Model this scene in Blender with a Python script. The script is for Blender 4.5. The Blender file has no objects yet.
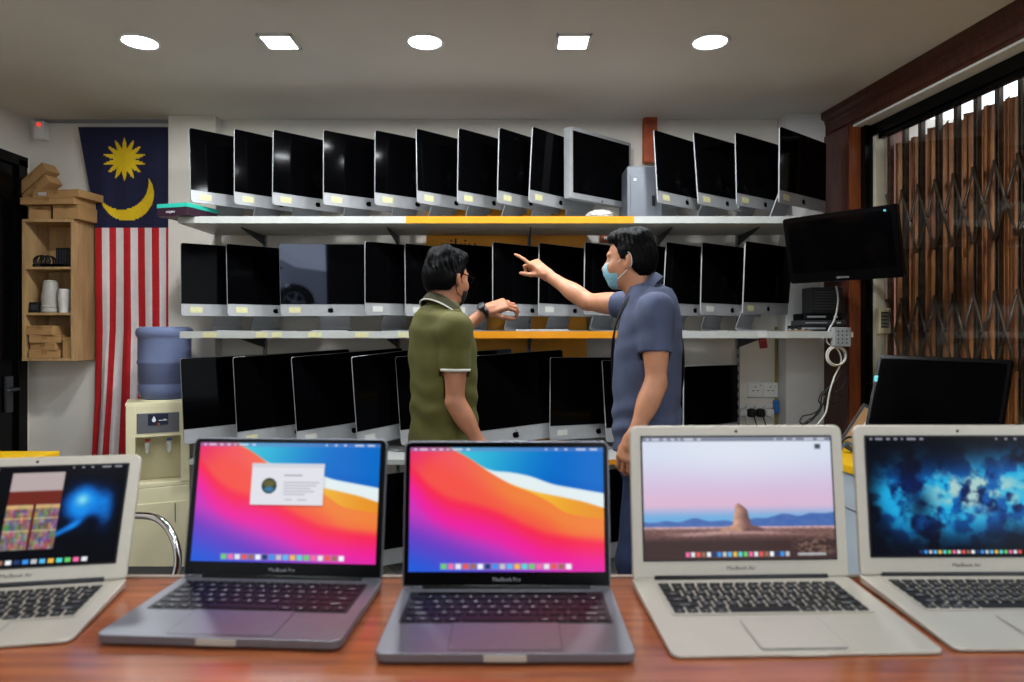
import bpy, bmesh, math, random
import numpy as np
from mathutils import Vector, Matrix, Euler
PI = math.pi
R = math.radians
random.seed(7)
rng = np.random.default_rng(11)
SC = bpy.context.scene
COL = SC.collection

# camera model: level camera, eye height 1.32 m, 24 mm lens on a 36 mm sensor
FPX, CX, HY, CZ = 683.0, 512.0, 335.0, 1.32
def at(px, py, Y):
    """point at distance Y in front of the camera seen at photo position (px, py)"""
    return Vector(((px - CX) / FPX * Y, Y, CZ - (py - HY) / FPX * Y))

# ------------------------------------------------------------------ materials
def srgb(r, g, b):
    f = lambda c: (c / 255 / 12.92) if c / 255 <= .04045 else ((c / 255 + .055) / 1.055) ** 2.4
    return (f(r), f(g), f(b), 1.0)

def mat(name, rgb, rough=.5, metal=0., vary=0., scale=8., bump=0., bscale=60., coat=0., emit=None, estr=0.,
        trans=0., ior=1.45, alpha=1., stretch=None, rgb2=None, spec=.5, detail=4.):
    m = bpy.data.materials.new(name)
    m.use_nodes = True
    nt = m.node_tree
    b = nt.nodes['Principled BSDF']
    c = srgb(*rgb)
    b.inputs['Base Color'].default_value = c
    b.inputs['Roughness'].default_value = rough
    b.inputs['Metallic'].default_value = metal
    b.inputs['Specular IOR Level'].default_value = spec
    b.inputs['IOR'].default_value = ior
    if coat:
        b.inputs['Coat Weight'].default_value = coat
        b.inputs['Coat Roughness'].default_value = .08
    if trans:
        b.inputs['Transmission Weight'].default_value = trans
    if alpha < 1:
        b.inputs['Alpha'].default_value = alpha
    if emit:
        b.inputs['Emission Color'].default_value = srgb(*emit)
        b.inputs['Emission Strength'].default_value = estr
    tc = None
    if vary or bump:
        tc = nt.nodes.new('ShaderNodeTexCoord')
        mp = nt.nodes.new('ShaderNodeMapping')
        nt.links.new(tc.outputs['Object'], mp.inputs['Vector'])
        if stretch:
            mp.inputs['Scale'].default_value = stretch
    if vary:
        n = nt.nodes.new('ShaderNodeTexNoise')
        n.inputs['Scale'].default_value = scale
        n.inputs['Detail'].default_value = detail
        nt.links.new(mp.outputs['Vector'], n.inputs['Vector'])
        cr = nt.nodes.new('ShaderNodeValToRGB')
        if rgb2:
            c2 = srgb(*rgb2)
            cr.color_ramp.elements[0].color = c2
            cr.color_ramp.elements[1].color = c
        else:
            cr.color_ramp.elements[0].color = tuple(x * (1 - vary) for x in c[:3]) + (1,)
            cr.color_ramp.elements[1].color = tuple(min(1, x * (1 + vary * .6)) for x in c[:3]) + (1,)
        cr.color_ramp.elements[0].position = .3
        cr.color_ramp.elements[1].position = .7
        nt.links.new(n.outputs['Fac'], cr.inputs['Fac'])
        nt.links.new(cr.outputs['Color'], b.inputs['Base Color'])
    if bump:
        n2 = nt.nodes.new('ShaderNodeTexNoise')
        n2.inputs['Scale'].default_value = bscale
        n2.inputs['Detail'].default_value = 3
        nt.links.new(mp.outputs['Vector'], n2.inputs['Vector'])
        bp = nt.nodes.new('ShaderNodeBump')
        bp.inputs['Strength'].default_value = bump
        bp.inputs['Distance'].default_value = .01
        nt.links.new(n2.outputs['Fac'], bp.inputs['Height'])
        nt.links.new(bp.outputs['Normal'], b.inputs['Normal'])
    return m

M = {}
M['wall'] = mat('painted_wall', (224, 218, 208), .6, vary=.07, scale=3, bump=.05, bscale=40)
M['wall2'] = mat('painted_wall_white', (218, 218, 216), .6, vary=.08, scale=4)
M['ceiling'] = mat('ceiling_paint', (214, 211, 206), .7, vary=.05, scale=2)
M['floor'] = mat('floor_tile', (120, 112, 104), .3, vary=.1, scale=5)
M['alu'] = mat('brushed_aluminium', (160, 161, 163), .48, .35, vary=.05, scale=30)
M['alu_dark'] = mat('space_grey_aluminium', (120, 121, 128), .38, .6, vary=.04, scale=60)
M['alu_light'] = mat('silver_aluminium', (188, 181, 168), .42, .35, vary=.02, scale=60)
M['glass_black'] = mat('black_glass', (3, 3, 4), .08, spec=.05)
M['glass_mirror'] = mat('glossy_black_glass', (3, 3, 4), .03, spec=1.)
M['glass_mirror'].node_tree.nodes['Principled BSDF'].inputs['Specular Tint'].default_value = (.72, .78, 1., 1)
M['black'] = mat('black_plastic', (9, 9, 10), .42, vary=.2, scale=20)
M['black_matte'] = mat('black_matte', (12, 12, 13), .7, vary=.2, scale=30)
M['black_gloss'] = mat('black_gloss_plastic', (5, 5, 6), .2, spec=.15)
M['dark_grey'] = mat('dark_grey_plastic', (46, 47, 50), .5, vary=.1, scale=30)
M['grey'] = mat('grey_plastic', (140, 142, 144), .5, vary=.08, scale=30)
M['white'] = mat('white_plastic', (226, 226, 222), .4, vary=.04, scale=20)
M['shelf_white'] = mat('white_laminate', (168, 170, 166), .4, vary=.06, scale=14)
M['shelf_yellow'] = mat('yellow_laminate', (214, 138, 8), .4, vary=.06, scale=14)
M['amber'] = mat('amber_board', (246, 166, 22), .45, vary=.12, scale=5, stretch=(1, 1, .4))
M['yellow_top'] = mat('yellow_table_laminate', (238, 186, 20), .45, vary=.06, scale=10)
M['desk_white'] = mat('pale_desk_panel', (190, 202, 212), .5, vary=.03, scale=6)
M['sticker'] = mat('paper_sticker', (196, 192, 146), .7, vary=.12, scale=60)
M['sticker_white'] = mat('white_sticker', (190, 190, 184), .7, vary=.05, scale=60)
M['cyan'] = mat('cyan_sticker', (95, 200, 210), .5, vary=.05, scale=60)
M['card'] = mat('cardboard', (172, 132, 84), .8, vary=.12, scale=16)
M['card_tape'] = mat('packing_tape', (150, 112, 68), .35, vary=.05, scale=30)
M['wood_ply'] = mat('plywood', (186, 152, 106), .6, vary=.12, scale=6, stretch=(6, 6, .7), rgb2=(160, 126, 84))
M['wood_red'] = mat('red_brown_wood', (142, 74, 38), .35, vary=.3, scale=7, stretch=(9, 9, .8), rgb2=(104, 52, 28))
M['wood_dark'] = mat('dark_moulding_wood', (84, 40, 26), .35, vary=.3, scale=7, stretch=(9, 9, 1), rgb2=(54, 24, 16))  # own colour of beam and counter, painted shade on the pillar face
M['counter'] = mat('counter_laminate', (158, 90, 55), .22, vary=.3, scale=5, stretch=(1.2, 14, 4), rgb2=(122, 64, 38), coat=.3, detail=6)
M['counter_edge'] = mat('counter_edge', (150, 128, 112), .4, vary=.05, scale=10)
M['flag_navy'] = mat('navy_cloth', (22, 24, 58), .85, vary=.12, scale=30)
M['flag_red'] = mat('red_cloth', (186, 26, 34), .85, vary=.12, scale=20)
M['flag_white'] = mat('white_cloth', (222, 214, 214), .85, vary=.06, scale=20)
M['flag_yellow'] = mat('yellow_cloth', (226, 190, 22), .85, vary=.08, scale=30)
M['cream'] = mat('cream_plastic', (216, 208, 172), .42, vary=.05, scale=6)
M['cream_dark'] = mat('grey_panel_plastic', (96, 98, 102), .4, vary=.05, scale=30)
M['navy_panel'] = mat('navy_label', (20, 30, 52), .4, vary=.05, scale=30)
M['bottle'] = mat('blue_polycarbonate', (134, 148, 188), .14, trans=.5, ior=1.2, vary=.05, scale=5)
M['chrome'] = mat('chrome', (220, 220, 222), .08, 1., vary=.03, scale=10)
M['teal'] = mat('teal_card', (40, 170, 150), .5, vary=.06, scale=20)
M['plum'] = mat('dark_plum_card', (46, 24, 38), .45, vary=.1, scale=20)
M['orange_wood'] = mat('orange_painted_wood', (186, 82, 30), .6, vary=.25, scale=14, rgb2=(140, 56, 22))
M['steel'] = mat('grey_painted_steel', (108, 112, 120), .45, .3, vary=.06, scale=20)
M['bag'] = mat('crumpled_plastic_film', (176, 172, 164), .3, vary=.1, scale=20)
M['gate_steel'] = mat('weathered_gate_steel', (98, 82, 68), .45, .5, vary=.35, scale=20, rgb2=(58, 46, 38))
M['gate_plate'] = mat('rusty_brown_plate', (184, 120, 62), .5, .1, vary=.4, scale=6, stretch=(4, 4, 1), rgb2=(128, 70, 36), bump=.2, bscale=30)
def thin_glass(name, refl=.9):
    m = bpy.data.materials.new(name); m.use_nodes = True; t = m.node_tree; t.nodes.clear()
    out = t.nodes.new('ShaderNodeOutputMaterial'); mx = t.nodes.new('ShaderNodeMixShader'); tr = t.nodes.new('ShaderNodeBsdfTransparent'); gl = t.nodes.new('ShaderNodeBsdfGlossy'); lw = t.nodes.new('ShaderNodeLayerWeight'); lw.inputs['Blend'].default_value = .5; pw = t.nodes.new('ShaderNodeMath'); pw.operation = 'POWER'; pw.inputs[1].default_value = 4.5; fr = t.nodes.new('ShaderNodeMath'); fr.operation = 'MULTIPLY_ADD'; fr.inputs[1].default_value = .85; fr.inputs[2].default_value = .035
    t.links.new(lw.outputs['Facing'], pw.inputs[0]); t.links.new(pw.outputs[0], fr.inputs[0]); gl.inputs['Roughness'].default_value = .02
    gl.inputs['Color'].default_value = (refl, refl, refl, 1); tr.inputs['Color'].default_value = (.93, .94, .94, 1)
    t.links.new(fr.outputs[0], mx.inputs[0]); t.links.new(tr.outputs[0], mx.inputs[1]); t.links.new(gl.outputs[0], mx.inputs[2]); t.links.new(mx.outputs[0], out.inputs[0])
    return m
M['window_glass'] = thin_glass('shop_window_glass')
M['plaster'] = mat('weathered_plaster', (196, 190, 168), .7, vary=.15, scale=9)
M['cable_white'] = mat('white_cable', (206, 204, 196), .45, vary=.05, scale=30)
M['cable_black'] = mat('black_cable', (14, 14, 15), .45, vary=.1, scale=30)
M['red'] = mat('red_plastic', (190, 40, 34), .4, vary=.06, scale=30)
M['blue'] = mat('blue_plastic', (40, 110, 190), .4, vary=.06, scale=30)
M['darkred'] = mat('dark_red_card', (126, 26, 26), .6, vary=.06, scale=30)
M['led_red'] = mat('red_indicator', (220, 60, 60), .3, emit=(255, 70, 60), estr=.8)
M['stripe'] = mat('olive_stripe', (150, 134, 70), .5, vary=.1, scale=10)  # olive of the painted corner shadow, also of one wire
M['lamp'] = mat('lamp_diffuser', (255, 255, 255), .4, emit=(240, 250, 255), estr=22.)
M['key'] = mat('black_keycap', (12, 12, 14), .5, vary=.1, scale=100)
M['key_mark'] = mat('keycap_legend', (170, 172, 178), .5, vary=.03, scale=100)
M['deck_dark'] = mat('keyboard_well', (22, 22, 26), .5, vary=.1, scale=80)
M['mark_dark'] = mat('dark_lettering', (40, 40, 42), .5, vary=.03, scale=80)
M['mark_grey'] = mat('grey_lettering', (150, 150, 155), .5, vary=.03, scale=80)
M['mark_white'] = mat('white_lettering', (226, 228, 230), .5, vary=.03, scale=80)
M['skin'] = mat('skin_light_brown', (192, 132, 98), .5, vary=.12, scale=22, bump=.03, bscale=120)
M['skin2'] = mat('skin_brown', (176, 118, 88), .5, vary=.12, scale=22, bump=.03, bscale=120)
M['hair'] = mat('black_hair', (2, 2, 3), .5, vary=.3, scale=40, stretch=(2, 2, .6), bump=.5, bscale=90, spec=.10)
M['olive'] = mat('olive_cotton', (84, 82, 34), .85, vary=.14, scale=14, bump=.08, bscale=250)
M['olive_dark'] = mat('dark_olive_ribbing', (56, 54, 26), .85, vary=.12, scale=14)
M['olive_pale'] = mat('pale_olive_cotton', (132, 134, 92), .85, vary=.1, scale=14)
M['slate'] = mat('slate_blue_cotton', (74, 82, 108), .85, vary=.14, scale=14, bump=.08, bscale=250)
M['trim'] = mat('white_ribbing', (206, 204, 192), .8, vary=.05, scale=60)
M['denim'] = mat('blue_denim', (30, 44, 76), .85, vary=.25, scale=18, bump=.15, bscale=200)
M['navy_trouser'] = mat('navy_trouser_cloth', (26, 28, 44), .85, vary=.15, scale=18)
M['mask'] = mat('pale_blue_mask_cloth', (128, 178, 194), .8, vary=.05, scale=40)
M['eye'] = mat('eye_white', (220, 215, 208), .25, vary=.02, scale=50)
M['strap'] = mat('black_webbing', (16, 17, 22), .75, vary=.1, scale=80)
M['front_dark'] = mat('darkened_front_wall', (30, 28, 28), .6, vary=.1, scale=6)  # unseen wall, colour made dark to blacken the reflections in the screens
M['shoe'] = mat('dark_shoe_leather', (24, 22, 22), .45, vary=.1, scale=20)
M['carpaint'] = mat('white_car_paint', (216, 220, 226), .2, coat=1., vary=.02, scale=3)
M['tyre'] = mat('black_tyre_rubber', (16, 16, 17), .7, vary=.1, scale=20)
M['road'] = mat('street_asphalt', (96, 96, 98), .8, vary=.15, scale=6)

# ------------------------------------------------------------------ mesh helpers
class MB:
    """collects faces for ONE mesh object"""
    def __init__(s):
        s.v = []; s.f = []; s.mi = []; s.sm = []
    def add(s, vs, fs, mi=0, smooth=False, T=None):
        o = len(s.v)
        for p in vs:
            p = Vector(p)
            if T is not None: p = T @ p
            s.v.append(tuple(p))
        for f in fs:
            s.f.append(tuple(i + o for i in f)); s.mi.append(mi); s.sm.append(smooth)
        return s
    def box(s, c, d, mi=0, T=None, b=0.):
        x, y, z = c; a, e, h = d[0] / 2, d[1] / 2, d[2] / 2
        if b <= 0:
            vs = [(x + i * a, y + j * e, z + k * h) for i in (-1, 1) for j in (-1, 1) for k in (-1, 1)]
            fs = [(0, 1, 3, 2), (4, 6, 7, 5), (0, 4, 5, 1), (2, 3, 7, 6), (0, 2, 6, 4), (1, 5, 7, 3)]
            return s.add(vs, fs, mi, False, T)
        b = min(b, a * .49, e * .49, h * .49)
        bm = bmesh.new()
        bmesh.ops.create_cube(bm, size=1.)
        for v in bm.verts:
            v.co = Vector((x + v.co.x * 2 * a, y + v.co.y * 2 * e, z + v.co.z * 2 * h))
        bmesh.ops.bevel(bm, geom=bm.edges[:], offset=b, segments=2, profile=.6, affect='EDGES')
        s.bm(bm, mi, False, T); bm.free()
        return s
    def bm(s, bm, mi=0, smooth=False, T=None):
        bm.verts.ensure_lookup_table()
        for i, v in enumerate(bm.verts): v.index = i
        return s.add([v.co.copy() for v in bm.verts], [[v.index for v in f.verts] for f in bm.faces], mi, smooth, T)
    def prism(s, poly, y0, y1, mi=0, T=None, smooth=False):
        """poly in XZ, extruded along Y"""
        n = len(poly)
        vs = [(p[0], y0, p[1]) for p in poly] + [(p[0], y1, p[1]) for p in poly]
        fs = [tuple(range(n)), tuple(range(2 * n - 1, n - 1, -1))]
        s.add(vs, fs, mi, False, T)
        s.add(vs, [(i, i + n, (i + 1) % n + n, (i + 1) % n) for i in range(n)], mi, smooth, T)
        return s
    def slab(s, poly, z0, z1, mi=0, T=None, smooth=False):
        """poly in XY, extruded along Z"""
        n = len(poly)
        vs = [(p[0], p[1], z0) for p in poly] + [(p[0], p[1], z1) for p in poly]
        s.add(vs, [tuple(range(n - 1, -1, -1)), tuple(range(n, 2 * n))], mi, False, T)
        s.add(vs, [(i, (i + 1) % n, (i + 1) % n + n, i + n) for i in range(n)], mi, smooth, T)
        return s
    def loft(s, rings, mi=0, T=None, smooth=True, cap=True, closed=True):
        n = len(rings[0]); vs = [p for r in rings for p in r]; fs = []
        for k in range(len(rings) - 1):
            for i in range(n if closed else n - 1):
                j = (i + 1) % n
                fs.append((k * n + i, k * n + j, (k + 1) * n + j, (k + 1) * n + i))
        s.add(vs, fs, mi, smooth, T)
        if cap:
            s.add(rings[0], [tuple(range(n - 1, -1, -1))], mi, False, T)
            s.add(rings[-1], [tuple(range(n))], mi, False, T)
        return s
    def lathe(s, prof, c=(0, 0, 0), n=24, mi=0, T=None, cap=True):
        rings = [[(c[0] + r * math.cos(2 * PI * i / n), c[1] + r * math.sin(2 * PI * i / n), c[2] + z) for i in range(n)] for r, z in prof]
        return s.loft(rings, mi, T, True, cap)
    def tube(s, pts, r, n=8, mi=0, T=None, closed=False, flat=None):
        P = [Vector(p) for p in pts]; m = len(P); rings = []
        up = Vector((0, 0, 1)); prev = None
        for i in range(m):
            if closed: d = P[(i + 1) % m] - P[i - 1]
            else: d = P[min(i + 1, m - 1)] - P[max(i - 1, 0)]
            d.normalize()
            if prev is None:
                a = d.cross(up)
                if a.length < .05: a = d.cross(Vector((1, 0, 0)))
            else:
                a = prev - d * prev.dot(d)
            a.normalize(); prev = a; b = d.cross(a)
            rr = r[i] if isinstance(r, (list, tuple)) else r
            ra, rb = (rr, rr) if flat is None else flat
            rings.append([P[i] + a * (ra * math.cos(2 * PI * k / n)) + b * (rb * math.sin(2 * PI * k / n)) for k in range(n)])
        if closed:
            rings.append(rings[0])
            return s.loft(rings, mi, T, True, False)
        return s.loft(rings, mi, T, True, True)
    def build(s, name, mats, parent=None, loc=None, mx=None, fix=True):
        me = bpy.data.meshes.new(name)
        me.from_pydata(s.v, [], s.f)
        if not isinstance(mats, (list, tuple)): mats = [mats]
        for m in mats: me.materials.append(m)
        me.polygons.foreach_set('material_index', s.mi)
        me.polygons.foreach_set('use_smooth', s.sm)
        if fix:
            bm = bmesh.new(); bm.from_mesh(me)
            bmesh.ops.remove_doubles(bm, verts=bm.verts, dist=1e-6)
            bmesh.ops.recalc_face_normals(bm, faces=bm.faces)
            bm.to_mesh(me); bm.free()
        me.update()
        return link(name, me, parent, loc, mx)

def link(name, data, parent=None, loc=None, mx=None):
    o = bpy.data.objects.new(name, data)
    COL.objects.link(o)
    if parent is not None: o.parent = parent
    if mx is not None: o.matrix_basis = mx
    if loc is not None: o.location = loc
    return o

def thing(name, label, cat, loc=(0, 0, 0), rz=0., group=None):
    o = link(name, None)
    o.location = loc; o.rotation_euler = (0, 0, rz)
    return tag(o, label, cat, group)
def tag(o, label, cat, group=None):
    o['label'] = label; o['category'] = cat
    if group: o['group'] = group
    return o
def struct(name, mb, m, label=None):
    o = mb.build(name, m) if isinstance(mb, MB) else mb
    o['kind'] = 'structure'
    o['label'] = label or name.replace('_', ' ') + ' of the shop'
    o['category'] = name.split('_')[0]
    return o
def copy_tree(o, parent=None):
    c = o.copy(); COL.objects.link(c)
    if parent is not None: c.parent = parent
    for ch in o.children: copy_tree(ch, c)
    return c

def rrect(w, h, r, n=4, x0=0., y0=0.):
    """rounded rectangle centred on x0,y0, counter clockwise; r may be 4 radii (br, tr, tl, bl)"""
    rs = r if isinstance(r, (list, tuple)) else [r] * 4
    pts = []
    for (sx, sy, a0), rr in zip(((1, -1, -90), (1, 1, 0), (-1, 1, 90), (-1, -1, 180)), rs):
        cx, cy = x0 + sx * (w / 2 - rr), y0 + sy * (h / 2 - rr)
        if rr < 1e-5: pts.append((cx, cy)); continue
        for k in range(n + 1):
            a = R(a0 + 90 * k / n); pts.append((cx + rr * math.cos(a), cy + rr * math.sin(a)))
    return pts

def text_mesh(s, size, depth=0., align='CENTER'):
    """lettering as plain vertices/faces in XY, centred"""
    cu = bpy.data.curves.new('lettering', 'FONT')
    cu.body = s; cu.size = size; cu.align_x = align; cu.align_y = 'CENTER'; cu.extrude = depth
    cu.resolution_u = 2
    o = bpy.data.objects.new('lettering', cu); COL.objects.link(o)
    dg = bpy.context.evaluated_depsgraph_get(); dg.update()
    me = bpy.data.meshes.new_from_object(o.evaluated_get(dg))
    vs = [v.co.copy() for v in me.vertices]; fs = [tuple(p.vertices) for p in me.polygons]
    bpy.data.objects.remove(o); bpy.data.curves.remove(cu); bpy.data.meshes.remove(me)
    return vs, fs

STAND = Matrix.Rotation(PI / 2, 4, 'X')     # XY drawing -> XZ, facing -Y

def catmull(pts, n=8, closed=False):
    P = [Vector(p) for p in pts]; out = []; m = len(P)
    for i in range(m if closed else m - 1):
        if closed: a, b, c, d = P[i - 1], P[i], P[(i + 1) % m], P[(i + 2) % m]
        else: a, b, c, d = P[max(i - 1, 0)], P[i], P[i + 1], P[min(i + 2, m - 1)]
        for k in range(n):
            t = k / n
            out.append(.5 * ((2 * b) + (c - a) * t + (2 * a - 5 * b + 4 * c - d) * t * t + (3 * b - a - 3 * c + d) * t ** 3))
    if not closed: out.append(P[-1])
    return out
# ------------------------------------------------------------------ camera, world, lights
cam = bpy.data.cameras.new('camera'); camo = bpy.data.objects.new('camera', cam); COL.objects.link(camo)
cam.sensor_width = 36.; cam.lens = 36. * FPX / 1024.
camo.location = (0, 0, CZ); camo.rotation_euler = (PI / 2, 0, 0)
cam.shift_y = -6. / 1024.
cam.clip_start = .05
cam.dof.use_dof = True; cam.dof.focus_distance = 2.9; cam.dof.aperture_fstop = 4.0
SC.camera = camo
SC.view_settings.view_transform = 'Standard'; SC.view_settings.look = 'None'
SC.view_settings.gamma = 1.; SC.view_settings.use_curve_mapping = False
SC.view_settings.exposure = 0.
try:
    SC.cycles.use_denoising = True
    SC.cycles.max_bounces = 8
    SC.cycles.sample_clamp_indirect = 4.
except Exception:
    pass
w = bpy.data.worlds.new('daylight'); SC.world = w; w.use_nodes = True
nt = w.node_tree; bg = nt.nodes['Background']
sky = nt.nodes.new('ShaderNodeTexSky'); sky.sky_type = 'HOSEK_WILKIE'; sky.turbidity = 6
sky.sun_direction = (.3, -.4, .85)
mixn = nt.nodes.new('ShaderNodeMix'); mixn.data_type = 'RGBA'; mixn.inputs[0].default_value = .75
nt.links.new(sky.outputs['Color'], mixn.inputs[6]); mixn.inputs[7].default_value = (.85, .93, 1., 1)
nt.links.new(mixn.outputs[2], bg.inputs['Color'])
bg.inputs['Strength'].default_value = 3.4

# ------------------------------------------------------------------ room shell
CEIL = 2.595
WB = 4.05
WO = Vector((1.785, 4.05)); WU = Vector((.1045, -.9945)); WN = Vector((.9945, .1045))   # right wall: along / outward
def RW(u, wo, z): p = WO + WU * u + WN * wo; return Vector((p.x, p.y, z))
def rbox(mb, u0, u1, w0, w1, z0, z1, mi=0):
    vs = [RW(u, wo, z) for u in (u0, u1) for wo in (w0, w1) for z in (z0, z1)]
    return mb.add(vs, [(0, 1, 3, 2), (4, 6, 7, 5), (0, 4, 5, 1), (2, 3, 7, 6), (0, 2, 6, 4), (1, 5, 7, 3)], mi)
YF = -2.3
struct('floor', MB().box((-.2, .9, -.05), (6.4, 6.6, .1)), M['floor'], 'grey tiled floor of the shop')
struct('ceiling', MB().box((-.47, .9, CEIL + .05), (5.86, 6.6, .1)), M['ceiling'], 'plain grey painted ceiling with five lamps in a row')
struct('wall_back', MB().box((-.2, WB + .06, 1.3), (6.4, .12, 2.6)), M['wall'], 'off white back wall behind the computer shelves')
struct('wall_left', MB().box((-2.92, .9, 1.3), (.12, 6.6, 2.6)), M['wall'], 'off white left wall beside the black door')
# front wall with the shop entrance behind the camera
struct('wall_front', MB().box((-2.75, YF, 1.3), (.4, .1, 2.6)).box((-.50, YF, 1.3), (1.78, .1, 2.6)).box((2.3, YF, 1.3), (.9, .1, 2.6)).box((-.3, YF, 2.42), (5.2, .1, .36)), M['front_dark'], 'front wall with the shop entrance')  # right-hand gap added to let daylight in
# pilasters on the back wall, left and right of the shelves
struct('trim_1', MB().box((-1.857, WB - .045, 1.3), (.274, .09, 2.59), b=.004), M['wall'], 'white pilaster between flag and shelves')
struct('trim_2', MB().box((1.69, WB - .06, 1.3), (.23, .12, 2.59), b=.004), M['wall2'], 'white pilaster at the right end of the shelves')
# wall tile band visible above the left door corner
struct('trim_3', MB().box((-2.35, WB - .006, 2.585), (.95, .012, .02)), M['grey'], 'thin grey cornice strip above the flag')
# right wall: beam, soffit, window frame, pillar
mb = MB()
prof = [(-.02, 2.605), (-.02, 2.56), (.0, 2.545), (.0, 2.53), (.012, 2.52), (.012, 2.478), (.022, 2.47), (.022, 2.458), (.20, 2.458), (.20, 2.605)]
mb.loft([[RW(u, a, z) for a, z in prof] for u in (.10, 6.3)], smooth=False)
struct('trim_4', mb, M['wood_dark'], 'dark brown moulded wooden beam along the ceiling')
struct('trim_5', rbox(MB(), .35, 6.3, .024, .11, 2.446, 2.4575), M['wall2'], 'white strip under the wooden beam')
struct('trim_6', rbox(MB(), .115, .358, .004, .33, 0, 2.4575), M['wood_red'], 'red brown wooden pillar in the corner')
mb = MB()
rbox(mb, .36, 6.3, .10, .15, 2.385, 2.445); rbox(mb, .36, .40, .066, .11, .0, 2.445); rbox(mb, .47, 6.3, .10, .15, 0., .72)
rbox(mb, .44, 6.3, .115, .145, 2.36, 2.385)
fr = mb.build('window_1', M['black_gloss']); fr['kind'] = 'structure'; fr['label'] = 'black framed shop window in front of the folding gate'; fr['category'] = 'window'
rbox(MB(), .47, 6.3, .124, .130, .72, 2.36).build('glass', M['window_glass'], fr)
struct('wall_right', rbox(rbox(MB(), .362, .425, .112, .17, 0, 2.384), 6.25, 6.35, .0, .4, 0, 2.6), M['plaster'], 'weathered plaster strip beside the folding gate')
# sheet over the pillar's left face, darker wood colour standing for its shade
mb = MB(); rbox(mb, .112, .352, -.002, .005, 0, 2.4575)
struct('trim_7', mb, M['wood_dark'], 'left face of the corner pillar, its shade in the dark colour')
# street outside
struct('trim_8', MB().box((0, -7.4, -.1), (16, 10, .08)).box((4.2, 1, -.1), (3., 8, .08)), M['road'], 'street paving outside the shop')

# folding gate behind the window
gate = thing('folding_gate', 'rusty brown folding steel gate behind the shop window', 'gate', RW(0, .25, 0))
g0 = gate.location.copy()
def RL(u, wo, z): return RW(u, wo - .06, z) - g0
GU = [.43 + .1185 * k for k in range(24)]
for k, u in enumerate(GU):
    m = MB()
    for du in (-.009, .009):
        vs = [RL(u + du + a, .25 + b, z) for a in (-.003, .003) for b in (-.011, .011) for z in (.02, 2.40)]
        m.add(vs, [(0, 1, 3, 2), (4, 6, 7, 5), (0, 4, 5, 1), (2, 3, 7, 6), (0, 2, 6, 4), (1, 5, 7, 3)])
    m.build('channel_bar', M['gate_steel'], gate)
    if k == len(GU) - 1: break
    # plate: vertical strip folded along its middle
    m = MB()
    top = 2.350 + random.uniform(-.012, .012)
    prof = [(u - .008, .285), (u + .02, .305), (u + .059, .325), (u + .098, .305), (u + .1265, .290)]
    ring = [[RL(a, b, z) for a, b in prof] + [RL(a, b + .004, z) for a, b in reversed(prof)] for z in (.05, top)]
    m.loft(ring, smooth=False)
    m.build('plate', M['gate_plate'], gate)
    m = MB()
    for z0 in (1.90, 1.34, .78, .22):
        for s in (0, 1):
            za, zb = (z0 - .17, z0 + .17) if s else (z0 + .17, z0 - .17)
            wo = .232 if s else .225
            m.tube([RL(u, wo, za), RL(u + .1185, wo, zb)], .008, 6, flat=(.003, .009))
        m.tube([RL(u + .059, .218, z0), RL(u + .059, .240, z0)], .008, 8)
    m.build('lattice', M['gate_steel'], gate)
m = MB()
vs = [RL(a, b, z) for a in (.3, 3.2) for b in (.225, .275) for z in (2.405, 2.44)]
m.add(vs, [(0, 1, 3, 2), (4, 6, 7, 5), (0, 4, 5, 1), (2, 3, 7, 6), (0, 2, 6, 4), (1, 5, 7, 3)]).build('top_rail', M['gate_steel'], gate)

# left door
d = MB().box((-2.835, 3.31, 1.14), (.05, 1.12, 2.28), b=.004)
d.box((-2.806, 3.31, 1.68), (.012, .86, .86), b=.004).box((-2.806, 3.31, .62), (.012, .86, .9), b=.004)
d.box((-2.825, 3.90, 1.16), (.07, .07, 2.32), b=.003).box((-2.825, 2.715, 1.16), (.07, .07, 2.32), b=.003).box((-2.825, 3.31, 2.31), (.07, 1.26, .06), b=.003)
door = d.build('door_1', M['black_gloss']); door['kind'] = 'structure'; door['label'] = 'tall black panelled door in the left wall'; door['category'] = 'door'
h = MB().box((-2.80, 3.80, .99), (.016, .05, .20), b=.004)
h.tube([(-2.79, 3.80, 1.02), (-2.745, 3.80, 1.02), (-2.742, 3.70, 1.015)], .009, 8)
h.build('door_handle', M['dark_grey'], door)

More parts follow.
